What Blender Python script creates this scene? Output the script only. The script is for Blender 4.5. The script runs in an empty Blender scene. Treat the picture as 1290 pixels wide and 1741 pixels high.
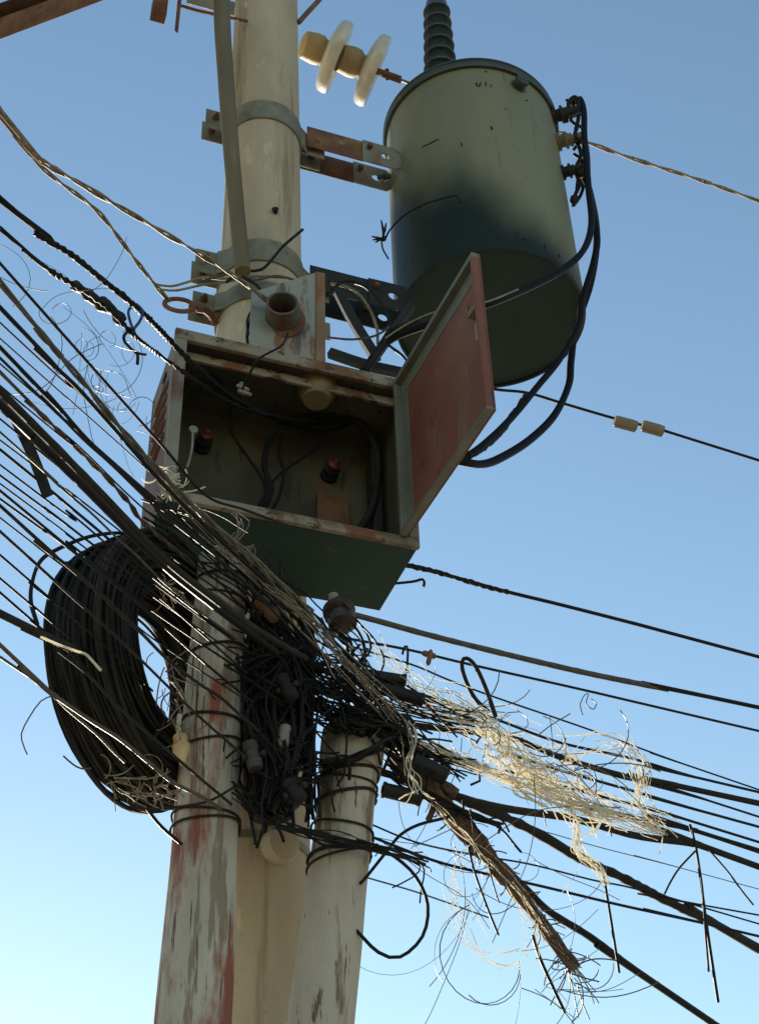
import bpy, bmesh, math, random
from mathutils import Vector, Matrix, noise
random.seed(7)
SC = bpy.context.scene
COL = SC.collection
R = math.radians
# ------------------------------------------------------------------ camera
F, CX, CY = 2500.0, 645.0, 870.5            # focal length and centre in photograph pixels
PITCH, ROLL, EYE = 39.3, -2.0, Vector((0, 0, 1.6))
cd = bpy.data.cameras.new('camera'); co = bpy.data.objects.new('camera', cd); COL.objects.link(co)
CM = Matrix.Rotation(R(90 + PITCH), 4, 'X') @ Matrix.Rotation(R(ROLL), 4, 'Z')
co.matrix_world = Matrix.Translation(EYE) @ CM
cd.sensor_fit = 'VERTICAL'; cd.sensor_height = 36; cd.lens = 36 * F / 1741
cd.clip_start = 0.05; cd.clip_end = 5000
SC.camera = co
# ------------------------------------------------------------------ sky, sun, exposure
SUN_EL, SUN_AZ = 16.0, -18.0                  # low sun ahead of the camera, a little left of the poles
w = bpy.data.worlds.new('World'); SC.world = w; w.use_nodes = True
nt = w.node_tree; nt.nodes.clear()
sky = nt.nodes.new('ShaderNodeTexSky'); sky.sky_type = 'NISHITA'; sky.sun_disc = False
sky.sun_elevation = R(SUN_EL); sky.sun_rotation = R(SUN_AZ)
sky.air_density = 1.6; sky.dust_density = 0.07; sky.ozone_density = 2.9; sky.altitude = 0
bg = nt.nodes.new('ShaderNodeBackground'); bg.inputs[1].default_value = 0.090
wo = nt.nodes.new('ShaderNodeOutputWorld')
nt.links.new(sky.outputs[0], bg.inputs[0]); nt.links.new(bg.outputs[0], wo.inputs[0])
sd = bpy.data.lights.new('sun', 'SUN'); sd.energy = 5.0; sd.angle = R(0.5); sd.color = (1, 0.9, 0.74)
so = bpy.data.objects.new('sun', sd); COL.objects.link(so)
sdir = Vector((math.sin(R(SUN_AZ)) * math.cos(R(SUN_EL)), math.cos(R(SUN_AZ)) * math.cos(R(SUN_EL)), math.sin(R(SUN_EL))))
so.rotation_euler = sdir.to_track_quat('Z', 'Y').to_euler(); so.location = (0, 0, 12)
SC.view_settings.view_transform = 'Standard'; SC.view_settings.look = 'None'
SC.view_settings.gamma = 1; SC.view_settings.exposure = 1.12; SC.view_settings.use_curve_mapping = False

# ------------------------------------------------------------------ geometry helpers
CM3 = CM.to_3x3()
def ray(x, y): return CM3 @ Vector(((x - CX) / F, -(y - CY) / F, -1))
def at(x, y, Y):
    d = ray(x, y); return EYE + d * (Y / d.y)
def atz(x, y, Z):
    d = ray(x, y); return EYE + d * ((Z - EYE.z) / d.z)
def px(p): return (Vector(p) - EYE).length / F      # metres per photograph pixel at p
def tag(o, label=None, cat=None, group=None, kind=None):
    if label: o['label'] = label
    if cat: o['category'] = cat
    if group: o['group'] = group
    if kind: o['kind'] = kind
    return o
ORG = {}
def thing(name, loc, label, cat, group=None):
    o = bpy.data.objects.new(name, None); COL.objects.link(o); o.empty_display_size = .1
    o.location = loc; ORG[o] = Vector(loc); return tag(o, label, cat, group)
class MB:
    def __init__(s): s.v = []; s.f = []
    def add(s, vs, fs):
        n = len(s.v); s.v += [Vector(q) for q in vs]; s.f += [tuple(i + n for i in f) for f in fs]; return s
    def hexa(s, p):                                   # 8 corners: bottom loop then top loop
        return s.add(p, [(3, 2, 1, 0), (4, 5, 6, 7), (0, 1, 5, 4), (1, 2, 6, 5), (2, 3, 7, 6), (3, 0, 4, 7)])
    def box(s, o, a, b, c):                           # corner o, edge vectors a, b, c
        o, a, b, c = map(Vector, (o, a, b, c)); return s.hexa([o, o + a, o + a + b, o + b, o + c, o + a + c, o + a + b + c, o + b + c])
    def tube(s, P, rad, n=6, cap=True, ph=0.0, wig=None):
        P = [Vector(p) for p in P]; m = len(P)
        if isinstance(rad, (int, float)): rad = [rad] * m
        t0 = (P[1] - P[0]).normalized(); u = t0.orthogonal().normalized(); base = len(s.v)
        for i in range(m):
            t = (P[min(i + 1, m - 1)] - P[max(i - 1, 0)])
            t = t.normalized() if t.length > 1e-9 else t0
            u = (u - t * u.dot(t)); u = u.normalized() if u.length > 1e-6 else t.orthogonal().normalized()
            v = t.cross(u)
            for k in range(n):
                a = 2 * math.pi * k / n + ph
                s.v.append(P[i] + (u * math.cos(a) + v * math.sin(a)) * rad[i])
        for i in range(m - 1):
            for k in range(n):
                a = base + i * n + k; b = base + i * n + (k + 1) % n
                s.f.append((a, b, b + n, a + n))
        if cap:
            s.f.append(tuple(base + k for k in range(n))[::-1]); s.f.append(tuple(base + (m - 1) * n + k for k in range(n)))
        return s
    def lathe(s, o, ax, prof, n=32, cap=True):        # prof: (distance along axis, radius)
        o = Vector(o); ax = Vector(ax).normalized(); u = ax.orthogonal().normalized(); v = ax.cross(u); base = len(s.v)
        for h, r in prof:
            for k in range(n):
                a = 2 * math.pi * k / n; s.v.append(o + ax * h + (u * math.cos(a) + v * math.sin(a)) * r)
        for i in range(len(prof) - 1):
            for k in range(n):
                a = base + i * n + k; b = base + i * n + (k + 1) % n; s.f.append((a, b, b + n, a + n))
        if cap:
            s.f.append(tuple(base + k for k in range(n))[::-1]); s.f.append(tuple(base + (len(prof) - 1) * n + k for k in range(n)))
        return s
    def plate_hole(s, o, a, b, c, holes_r, fr=.5, n=16):   # plate o+a*b, thickness c, one round hole at fraction fr of a
        o, a, b, c = map(Vector, (o, a, b, c)); ctr = o + a * fr + b * .5; ua, ub = a.normalized(), b.normalized()
        la, lb = a.length, b.length; base = len(s.v)
        for off in (Vector((0, 0, 0)), c):
            for k in range(n):
                t = 2 * math.pi * (k + .5) / n; d = Vector((math.cos(t), math.sin(t)))
                s.v.append(ctr + off + (ua * d.x + ub * d.y) * holes_r)
                sx = ((la * (1 - fr)) if d.x > 0 else la * fr) / max(abs(d.x), 1e-6); sy = lb / 2 / max(abs(d.y), 1e-6); q = min(sx, sy)
                s.v.append(ctr + off + ua * d.x * q + ub * d.y * q)
        N = 2 * n
        for k in range(n):
            j = (k + 1) % n; i0, o0, i1, o1 = base + 2 * k, base + 2 * k + 1, base + 2 * j, base + 2 * j + 1
            s.f += [(i0, o0, o1, i1), (i1 + N, o1 + N, o0 + N, i0 + N), (o0, o0 + N, o1 + N, o1), (i1, i1 + N, i0 + N, i0)]
        return s
    def build(s, name, m, parent=None, smooth=True, bevel=0, org=None, auto=None):
        o0 = ORG.get(parent) if parent else None
        loc = Vector(org) if org is not None else (s.v[0].copy() if not parent else Vector((0, 0, 0)))
        sub = loc if not parent else o0
        me = bpy.data.meshes.new(name); me.from_pydata([q - sub for q in s.v], [], s.f); me.update()
        bm = bmesh.new(); bm.from_mesh(me); bmesh.ops.recalc_face_normals(bm, faces=bm.faces); bm.to_mesh(me); bm.free()
        o = bpy.data.objects.new(name, me); COL.objects.link(o); me.materials.append(m)
        if smooth:
            me.polygons.foreach_set('use_smooth', [True] * len(me.polygons))
            try: me.set_sharp_from_angle(angle=R(auto or 40))
            except Exception: pass
        if parent: o.parent = parent; ORG[o] = o0
        else: o.location = loc; ORG[o] = loc
        if bevel:
            bv = o.modifiers.new('bevel', 'BEVEL'); bv.width = bevel; bv.segments = 2; bv.limit_method = 'ANGLE'
        return o

# ------------------------------------------------------------------ materials
def mat(name, cols, scale=8, rough=.6, bump=.15, metal=0, stretch=(1, 1, 1), stain=None, stain2=None, stain3=None, bscale=None, spec=.5, coat=0, detail=6, rvar=.15):
    """cols: ramp stops; stain: (rgb, scale, low, high, stretch) laid over it by a noise mask"""
    m = bpy.data.materials.new(name); m.use_nodes = True; t = m.node_tree; N = t.nodes; L = t.links
    b = N['Principled BSDF']; tc = N.new('ShaderNodeTexCoord')
    def nz(sc, st, det=6, ro=.6):
        mp = N.new('ShaderNodeMapping'); mp.inputs['Scale'].default_value = st; L.new(tc.outputs['Object'], mp.inputs[0])
        n = N.new('ShaderNodeTexNoise'); n.inputs['Scale'].default_value = sc; n.inputs['Detail'].default_value = det; n.inputs['Roughness'].default_value = ro
        L.new(mp.outputs[0], n.inputs['Vector']); return n
    n0 = nz(scale, stretch, detail); rp = N.new('ShaderNodeValToRGB'); e = rp.color_ramp.elements
    k = len(cols)
    for i, c in enumerate(cols):
        p = .3 + .4 * i / max(k - 1, 1)
        el = e[i] if i < 2 else e.new(p)
        el.position = p; el.color = (*c, 1)
    if k == 1: e[1].position = .9; e[1].color = (*cols[0], 1)
    L.new(n0.outputs['Fac'], rp.inputs[0]); out = rp.outputs[0]
    for st in (stain, stain2, stain3):
        if not st: continue
        rgb, sc, lo, hi, ss = st; n = nz(sc, ss, 8, .65)
        mr = N.new('ShaderNodeMapRange'); mr.inputs['From Min'].default_value = lo; mr.inputs['From Max'].default_value = hi; L.new(n.outputs['Fac'], mr.inputs['Value'])
        mx = N.new('ShaderNodeMix'); mx.data_type = 'RGBA'; L.new(mr.outputs[0], mx.inputs['Factor']); L.new(out, mx.inputs['A']); mx.inputs['B'].default_value = (*rgb, 1); out = mx.outputs['Result']
    L.new(out, b.inputs['Base Color'])
    n1 = nz(bscale or scale * 4, stretch, 8, .7)
    rr = N.new('ShaderNodeMapRange'); rr.inputs['To Min'].default_value = max(rough - rvar, .05); rr.inputs['To Max'].default_value = min(rough + rvar, 1); L.new(n1.outputs['Fac'], rr.inputs['Value']); L.new(rr.outputs[0], b.inputs['Roughness'])
    bp = N.new('ShaderNodeBump'); bp.inputs['Strength'].default_value = bump; bp.inputs['Distance'].default_value = .01; L.new(n1.outputs['Fac'], bp.inputs['Height']); L.new(bp.outputs[0], b.inputs['Normal'])
    b.inputs['Metallic'].default_value = metal; b.inputs['Specular IOR Level'].default_value = spec; b.inputs['Coat Weight'].default_value = coat
    return m
V = (1, 1, .12)
m_ground = mat('packed earth', [(.25, .21, .16), (.34, .29, .22)], 1.2, .95, .3)
m_conc = mat('tan concrete', [(.36, .305, .21), (.45, .39, .275), (.52, .46, .34)], 5, .88, .45, stretch=(1, 1, .3), stain=((.24, .175, .095), 9, .56, .68, (1, 1, .06)), stain2=((.15, .11, .07), 75, .66, .69, (1, 1, .8)), stain3=((.55, .47, .32), 16, .62, .66, (1, 1, .35)), bscale=110, rvar=.08)
m_peel = mat('peeling grey paint', [(.38, .34, .275), (.49, .45, .37), (.56, .525, .44)], 9, .88, .9, stretch=(1, 1, .22), stain=((.27, .225, .165), 22, .54, .58, (1, 1, .10)), stain2=((.10, .08, .06), 60, .585, .62, (1, 1, .05)), stain3=((.28, .095, .06), 8, .50, .60, (1, 1, .26)), bscale=70, rvar=.08)
m_short = mat('weathered grey concrete', [(.36, .315, .25), (.46, .41, .33), (.53, .48, .39)], 8, .9, .6, stretch=(1, 1, .3), stain=((.19, .15, .10), 15, .55, .62, (1, 1, .1)), stain2=((.13, .105, .08), 55, .62, .66, (1, 1, .12)), stain3=((.46, .42, .33), 20, .62, .66, (1, 1, .4)), bscale=90, rvar=.08)
m_galv = mat('dull galvanised steel', [(.13, .122, .082), (.21, .20, .14), (.27, .255, .175)], 14, .55, .12, .25, stain=((.20, .10, .05), 12, .58, .72, (1, 1, .5)))
m_rust = mat('rusty steel', [(.075, .032, .017), (.15, .068, .032), (.21, .11, .052)], 14, .85, .4, 0, stain=((.24, .18, .11), 9, .6, .7, (1, 1, 1)))
m_olive = mat('olive brown painted bar', [(.115, .088, .035), (.165, .13, .06)], 9, .6, .12, stretch=(1, 1, .2), stain=((.3, .27, .19), 8, .6, .75, (1, 1, .1)))
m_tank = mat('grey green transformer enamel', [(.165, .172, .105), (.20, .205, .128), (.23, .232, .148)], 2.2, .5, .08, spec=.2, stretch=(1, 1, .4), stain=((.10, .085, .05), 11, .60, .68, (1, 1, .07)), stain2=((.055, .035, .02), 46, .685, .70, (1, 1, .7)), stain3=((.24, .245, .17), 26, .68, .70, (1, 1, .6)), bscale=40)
def lower_left_dark(m):                                     # blends the tank colour to near black towards the lower left, outline uneven
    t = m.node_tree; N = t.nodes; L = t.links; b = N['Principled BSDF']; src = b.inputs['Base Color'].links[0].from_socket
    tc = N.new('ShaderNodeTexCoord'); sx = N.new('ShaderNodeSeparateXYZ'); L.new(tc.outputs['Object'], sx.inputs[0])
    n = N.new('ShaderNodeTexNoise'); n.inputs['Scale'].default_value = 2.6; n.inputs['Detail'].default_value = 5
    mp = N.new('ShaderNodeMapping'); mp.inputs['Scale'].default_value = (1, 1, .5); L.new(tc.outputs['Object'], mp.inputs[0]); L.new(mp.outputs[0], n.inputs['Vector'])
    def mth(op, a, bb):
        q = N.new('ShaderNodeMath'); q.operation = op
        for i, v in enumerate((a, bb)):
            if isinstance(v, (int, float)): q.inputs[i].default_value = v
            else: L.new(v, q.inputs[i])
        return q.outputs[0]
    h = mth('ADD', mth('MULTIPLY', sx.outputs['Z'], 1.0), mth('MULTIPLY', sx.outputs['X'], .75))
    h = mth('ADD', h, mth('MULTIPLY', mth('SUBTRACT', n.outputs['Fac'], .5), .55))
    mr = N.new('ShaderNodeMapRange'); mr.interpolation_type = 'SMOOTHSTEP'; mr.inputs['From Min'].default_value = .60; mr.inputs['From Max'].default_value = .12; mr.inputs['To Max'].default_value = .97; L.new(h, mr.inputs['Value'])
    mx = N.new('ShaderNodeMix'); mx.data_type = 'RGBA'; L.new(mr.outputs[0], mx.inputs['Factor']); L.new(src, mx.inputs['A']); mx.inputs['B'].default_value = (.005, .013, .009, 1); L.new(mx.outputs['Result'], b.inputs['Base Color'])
lower_left_dark(m_tank)
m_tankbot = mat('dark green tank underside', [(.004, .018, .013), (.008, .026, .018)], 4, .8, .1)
m_rim = mat('dark green lid rim', [(.025, .034, .024), (.045, .056, .038)], 8, .4, .1)
m_bush = mat('dark glazed bushing', [(.018, .028, .022), (.035, .045, .035)], 20, .3, .05, coat=.2)
m_porc = mat('cream porcelain', [(.46, .42, .31), (.58, .545, .44)], 10, .14, .05, stain=((.45, .36, .22), 8, .6, .75, (1, 1, 1)), coat=.3)
m_cap = mat('ochre cemented cap', [(.27, .19, .085), (.38, .28, .13)], 14, .7, .3)
m_box = mat('weathered beige cabinet paint', [(.13, .115, .075), (.20, .18, .125), (.25, .24, .19)], 6, .6, .15, stain=((.15, .05, .024), 7, .52, .66, (1, 1, .45)), stain2=((.09, .06, .035), 18, .62, .7, (1, 1, .5)))
m_boxin = mat('olive stained cabinet lining', [(.045, .046, .028), (.085, .08, .047), (.125, .112, .068)], 4, .75, .25, stain=((.13, .062, .03), 6, .54, .68, (1, 1, .6)), stain2=((.028, .03, .022), 3.4, .52, .62, (1, 1, .7)), stain3=((.05, .035, .02), 26, .6, .64, (1, 1, .2)))
m_rail = mat('rust streaked tan rail paint', [(.19, .165, .11), (.27, .235, .165), (.31, .285, .22)], 7, .7, .3, stain=((.17, .075, .03), 9, .53, .60, (.6, .6, 1)), stain2=((.07, .04, .02), 26, .57, .61, (.7, .7, 1)), stain3=((.11, .09, .06), 4, .55, .7, (1, 1, 1)))
m_side = mat('rust streaked side panel', [(.10, .045, .03), (.15, .08, .055), (.23, .20, .165)], 5, .75, .25, stretch=(1, 1, .35), stain=((.27, .26, .22), 9, .56, .66, (1, 1, .25)), stain2=((.08, .035, .02), 14, .6, .68, (1, 1, .2)))
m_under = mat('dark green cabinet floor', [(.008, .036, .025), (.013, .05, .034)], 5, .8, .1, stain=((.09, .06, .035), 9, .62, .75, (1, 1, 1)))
m_door = mat('red oxide primer', [(.14, .040, .02), (.19, .06, .032), (.23, .09, .05)], 3.2, .6, .2, stain=((.20, .165, .12), 5, .57, .70, (1, 1, .3)), stain3=((.055, .028, .016), 9, .60, .66, (1, 1, .15)), stain2=((.05, .02, .014), 22, .66, .72, (1, 1, .4)))
m_dooredge = mat('grey green door paint', [(.11, .112, .08), (.19, .195, .145)], 8, .55, .12, stain=((.24, .10, .05), 9, .6, .7, (1, 1, .4)))
m_cover = mat('pale blue grey plate paint', [(.19, .21, .185), (.26, .275, .235), (.29, .27, .205)], 7, .6, .2, stain=((.20, .09, .04), 10, .56, .63, (1, 1, .35)), stain2=((.10, .085, .06), 18, .57, .63, (1, 1, .18)))
m_coverrust = mat('rusted tan flange', [(.19, .125, .065), (.24, .18, .105)], 10, .75, .3, stain=((.22, .065, .03), 7, .5, .62, (1, 1, .4)))
m_collar = mat('rusty grey pipe', [(.07, .07, .055), (.12, .115, .085)], 12, .7, .3, stain=((.13, .055, .025), 12, .5, .58, (1, 1, 1)))
m_dark = mat('grimy and shaded dark steel', [(.012, .016, .013), (.026, .028, .021)], 12, .7, .2, 0, spec=.3)
m_black = mat('black cable sheath', [(.008, .008, .007), (.016, .015, .013)], 40, .62, .15, spec=.2)
m_blackd = mat('dusty black cable sheath', [(.013, .0125, .0105), (.034, .031, .025)], 26, .75, .3, spec=.2)
m_coil = mat('dusty faded cable sheath', [(.022, .0205, .017), (.05, .046, .038)], 20, .85, .3, spec=.2)
m_navy = mat('blue black power cable', [(.004, .0045, .006), (.008, .0085, .010)], 30, .65, .1, spec=.15)
m_tanw = mat('tarnished tan stranded wire', [(.09, .07, .045), (.22, .17, .11), (.30, .25, .17)], 60, .65, .3, .15)
m_greyw = mat('weathered grey cable sheath', [(.045, .038, .026), (.10, .088, .06)], 40, .6, .2)
m_brownw = mat('brown fibrous sheath', [(.05, .03, .018), (.11, .07, .042), (.17, .12, .075)], 50, .9, .7)
m_pale = mat('bleached cream wire', [(.66, .62, .53), (.82, .79, .71)], 50, .6, .2)
def translucent(m, f, col):
    t = m.node_tree; N = t.nodes; b = N['Principled BSDF']; o = N['Material Output']; tr_ = N.new('ShaderNodeBsdfTranslucent'); tr_.inputs[0].default_value = (*col, 1)
    mx = N.new('ShaderNodeMixShader'); mx.inputs[0].default_value = f; t.links.new(b.outputs[0], mx.inputs[1]); t.links.new(tr_.outputs[0], mx.inputs[2]); t.links.new(mx.outputs[0], o.inputs[0])
translucent(m_pale, .6, (.92, .87, .74))
m_hair = mat('fine dark wire', [(.05, .045, .035), (.12, .105, .08)], 60, .5, .1)
m_blue = mat('blue tie wire', [(.012, .03, .085), (.02, .045, .12)], 30, .45, .1)
m_red = mat('red insulator glaze', [(.085, .012, .010), (.13, .018, .013)], 12, .6, .05, coat=.3)
m_ystub = mat('yellowed plastic', [(.15, .115, .05), (.21, .165, .08)], 10, .5, .1, stain=((.2, .14, .06), 12, .6, .72, (1, 1, 1)))
m_brplast = mat('brown glazed ceramic', [(.035, .022, .016), (.06, .04, .03)], 12, .4, .1)
m_blk = mat('black plastic closure', [(.007, .007, .006), (.016, .015, .012)], 15, .6, .25, spec=.3)
m_beige = mat('beige connector plastic', [(.17, .13, .08), (.25, .20, .13)], 14, .6, .15)
m_gold = mat('amber resin insulator', [(.45, .28, .09), (.62, .46, .22)], 12, .35, .1, coat=.2)
m_whitem = mat('worn white plastic', [(.18, .17, .13), (.27, .26, .21)], 20, .5, .1)

# ------------------------------------------------------------------ ground
g = MB(); q = 2500
g.add([(-q, -q, 0), (q, -q, 0), (q, q, 0), (-q, q, 0)], [(0, 1, 2, 3)])
tag(g.build('ground', m_ground, smooth=False, org=(0, 0, 0)), 'packed earth roadside ground far below the poles', kind='structure')

# ------------------------------------------------------------------ poles
def axis_pole(a, b):                                  # returns f(z) -> point on the line a-b
    return lambda z: a + (b - a) * ((z - a.z) / (b.z - a.z))
def pole_mesh(ax, z0, z1, rfun, n=48, m=70, lump=.0012):
    mb = MB(); 
    for i in range(m + 1):
        z = z0 + (z1 - z0) * i / m; c = ax(z); r = rfun(z)
        for k in range(n):
            t = 2 * math.pi * k / n; d = Vector((math.cos(t), math.sin(t), 0))
            mb.v.append(c + d * (r + lump * noise.noise((c + d * r) * 6)))
    for i in range(m):
        for k in range(n):
            a = i * n + k; b = i * n + (k + 1) % n; mb.f.append((a, b, b + n, a + n))
    mb.f.append(tuple(range(n))[::-1]); mb.f.append(tuple(m * n + k for k in range(n)))
    return mb
PT = axis_pole(at(418, 1700, 3.64), at(453, 0, 3.64))
zt0, zt1 = at(418, 1700, 3.64).z, at(453, 0, 3.64).z
rT = lambda z: .158 + (.139 - .158) * ((z - 4.6) / (zt1 - 4.6)) if z < 30 else .1
main = thing('utility_pole', PT(0), 'tall tan concrete pole carrying the transformer and the cabinet', 'utility pole')
pole_mesh(PT, 0, 9.4, rT).build('pole_shaft', m_conc, main)
# bolt hole with broken rim on the front of the shaft
hp = at(468, 358, 3.64 - rT(6)); hb = MB().lathe(hp + Vector((0, .02, 0)), (0, -1, .25), [(0, .004), (.018, .011), (.026, .013), (.028, .008), (.016, .005)], 14, cap=False); hb.build('bolt_hole', m_dark, main)
a, b = at(331, 1700, 3.12), at(378, 960, 3.10)
PG = axis_pole(a, b); zg = at(379, 952, 3.1).z
rG = lambda z: .5 * (87 + (112 - 87) * ((zg - z) / (zg - a.z))) * .00147 if z > 2 else .5 * 140 * .00147
grey = thing('utility_pole', PG(0), 'grey pole with peeling paint standing in front of the tan pole', 'utility pole')
pole_mesh(PG, 0, zg, rG, lump=.003).build('pole_shaft', m_peel, grey)
a, b = at(549, 1700, 3.3), at(597, 1290, 3.3)
PS = axis_pole(a, b); zs = at(601, 1262, 3.3).z
rS = lambda z: .5 * (92 + 10 * ((zs - z) / (zs - a.z))) * .00151 if z > 2 else .5 * 118 * .00151
short = thing('utility_pole', PS(0), 'short slim grey pole ending in a wide collar at the right', 'utility pole')
pole_mesh(PS, 0, zs, rS, lump=.003).build('pole_shaft', m_short, short)
cz = zs - .085
MB().lathe(PS(cz), PS(zs + .03) - PS(cz), [(0, rS(cz) + .001), (0, rS(cz) + .010), (.07, rS(cz) + .012), (.105, rS(cz) + .012), (.118, rS(cz) + .004), (.118, rS(cz) - .03)], 40).build('collar', m_short, short)

def hoop(name, label, ax, rf, z, wpx, m, cat='wire tie', group=None, tilt=0.0, az=0.0):
    c = ax(z); P = []
    for k in range(41):
        t = 2 * math.pi * k / 40 * 1.06 + az
        P.append(c + Vector((math.cos(t), math.sin(t), 0)) * (rf(z) + .004) + Vector((0, 0, tilt * math.cos(t) + .004 * math.sin(2.3 * t) + .0022 * k / 8)))
    tag(MB().tube(P, wpx * .00074, 6).build(name, m), label, cat, group)
gy = [(975, 5, .004), (1008, 4, -.01), (1098, 5, .012), (1215, 5, -.006), (1258, 4, .012), (1376, 4, -.008), (1392, 4, .006)]
ordn = ['topmost', 'second', 'third', 'fourth', 'fifth', 'sixth', 'lowest']
for i, (y, wd, tl) in enumerate(gy):
    hoop('wire_tie', f'black wire wrapped round the peeling grey pole, {ordn[i]} of its ties' + (' from the top' if 0 < i < 6 else ''), PG, rG, at(360, y, 3.04).z, wd, m_blackd, group='ties round the grey pole', tilt=tl)
sy = [(1302, 6, .006), (1318, 4, -.012), (1343, 6, .012), (1395, 4, -.014), (1437, 6, .010), (1449, 4, .018)]
ordn = ['topmost', 'second', 'third', 'fourth', 'fifth', 'lowest']
for i, (y, wd, tl) in enumerate(sy):
    hoop('wire_tie', f'dark wire wrapped round the short collared pole, {ordn[i]} of its ties' + (' from the top' if 0 < i < 5 else ''), PS, rS, at(590, y, 3.22).z, wd, m_blackd, group='ties round the short pole', tilt=tl)

# ------------------------------------------------------------------ cabinet frame of reference
TL = at(300, 568, 3.06); TR = atz(675, 655, TL.z)
E1 = (TR - TL).normalized(); E2 = Vector((-E1.y, E1.x, 0)); UP = Vector((0, 0, 1))
BW, BH, BD = (TR - TL).length + .036, TL.z - at(712, 930, TR.y).z, .315
def B(u, v, h): return TL + E1 * u + E2 * v + UP * h           # h is negative downwards
cab = thing('distribution_cabinet', B(BW / 2, BD / 2, -BH), 'open rusty steel distribution cabinet with its door swung wide', 'cabinet')
T = .006
MB().box(B(0, 0.0, 0), E1 * BW, E2 * (BD + .0), UP * T).build('top_panel', m_boxin, cab, smooth=False, bevel=.002)
MB().box(B(0, BD - T, -BH + T), E1 * BW, E2 * T, UP * (BH - T)).build('back_panel', m_boxin, cab, smooth=False)
MB().box(B(0, .0, -BH + T), E1 * T, E2 * (BD - T), UP * (BH - T)).build('side_panel', m_side, cab, smooth=False, bevel=.002)
MB().box(B(BW - T, 0, -BH + T), E1 * T, E2 * (BD - T), UP * (BH - T)).build('side_panel', m_boxin, cab, smooth=False)
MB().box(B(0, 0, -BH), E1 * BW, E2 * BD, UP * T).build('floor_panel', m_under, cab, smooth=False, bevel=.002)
fw, ft = .030, .018
MB().box(B(-.006, -ft, -fw), E1 * (BW + .012), E2 * (ft - .001), UP * (fw + .012)).build('top_rail', m_rail, cab, smooth=False, bevel=.003)
MB().box(B(.02, .03, -fw - .03), E1 * (BW - .04), E2 * .012, UP * .03).build('drip_lip', m_rail, cab, smooth=False, bevel=.002)
MB().box(B(-.004, -ft, -BH - .004), E1 * (BW + .008), E2 * (ft - .001), UP * .032).build('bottom_rail', m_rail, cab, smooth=False, bevel=.003)
MB().box(B(-.004, -ft, -BH + .029), E1 * .036, E2 * (ft - .001), UP * (BH - .060)).build('frame_post', m_box, cab, smooth=False, bevel=.003)
MB().box(B(BW - .026, -ft, -BH + .029), E1 * .030, E2 * (ft - .001), UP * (BH - .060)).build('frame_post', m_box, cab, smooth=False, bevel=.003)
# louvres pressed into the side panel: slanted hoods
for k in range(5):
    h = -.16 - k * .052; z = B(-.001, .06, h)
    MB().hexa([z, z + E2 * .15, z + E2 * .15 + UP * .02, z + UP * .02, z - E1 * .012, z + E2 * .15 - E1 * .012, z + E2 * .15 + UP * .028 - E1 * .002, z + UP * .028 - E1 * .002]).build('louvre', m_side, cab, smooth=False, bevel=.002)
z = B(-.0015, .10, -.085); MB().box(z, E2 * .035, -E1 * .004, UP * .02).build('vent_slot', m_dark, cab, smooth=False)
# door, hinged on the right frame post, swung towards the viewer
HT = B(BW - .034, -ft - .004, -.015); FT = atz(815, 432, HT.z)
DD = (FT - HT); DD.z = 0; DWID = DD.length; DD.normalize(); DN = Vector((DD.y, -DD.x, 0))
if DN.dot(Vector((-1, 0, 0))) < 0: DN = -DN                    # inner face normal, towards the opening
DH = BH - .035
def D(u, v, h): return HT + DD * u + DN * v + UP * h
door = MB().box(D(0, 0, -DH), DD * DWID, DN * .004, UP * DH).build('door', m_door, cab, smooth=False)
fl = .022
MB().box(D(0, .0045, -.020), DD * DWID, DN * fl, UP * .020).build('door_flange', m_dooredge, door, smooth=False, bevel=.002)
MB().box(D(0, .0045, -DH), DD * DWID, DN * fl, UP * .012).build('door_flange', m_dooredge, door, smooth=False, bevel=.002)
MB().box(D(0, .0045, -DH + .0125), DD * .016, DN * fl, UP * (DH - .033)).build('door_flange', m_dooredge, door, smooth=False, bevel=.002)
MB().box(D(DWID - .014, .0045, -DH + .0125), DD * .014, DN * fl, UP * (DH - .033)).build('door_flange', m_door, door, smooth=False, bevel=.002)
# grey unpainted strip where the primer stops, a thin separate liner band
MB().box(D(.0165, .0045, -.075), DD * (DWID - .031), DN * .0012, UP * .0545).build('liner_strip', m_dooredge, door, smooth=False)
MB().box(D(.0165, .0045, -DH + .013), DD * .045, DN * .0012, UP * (DH - .09)).build('liner_strip', m_dooredge, door, smooth=False)
lk = MB().box(D(DWID - .060, .0045, -.215), DD * .045, DN * .02, UP * .022); lk.build('latch', m_coverrust, door, smooth=False, bevel=.002)
MB().tube([D(DWID - .058, .02, -.20), D(DWID - .066, .022, -.185), D(DWID - .064, .022, -.17), D(DWID - .054, .02, -.168)], .004, 8).build('latch_ring', m_coverrust, door)
MB().box(D(DWID - .058, .0045, -.30), DD * .036, DN * .0015, UP * .068).build('paper_label', m_cover, door, smooth=False)
for h in (-.12, -.50): MB().tube([HT + UP * (h - .035) - DN * .002, HT + UP * (h + .035) - DN * .002], .008, 10).build('hinge', m_rust, cab)
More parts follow.
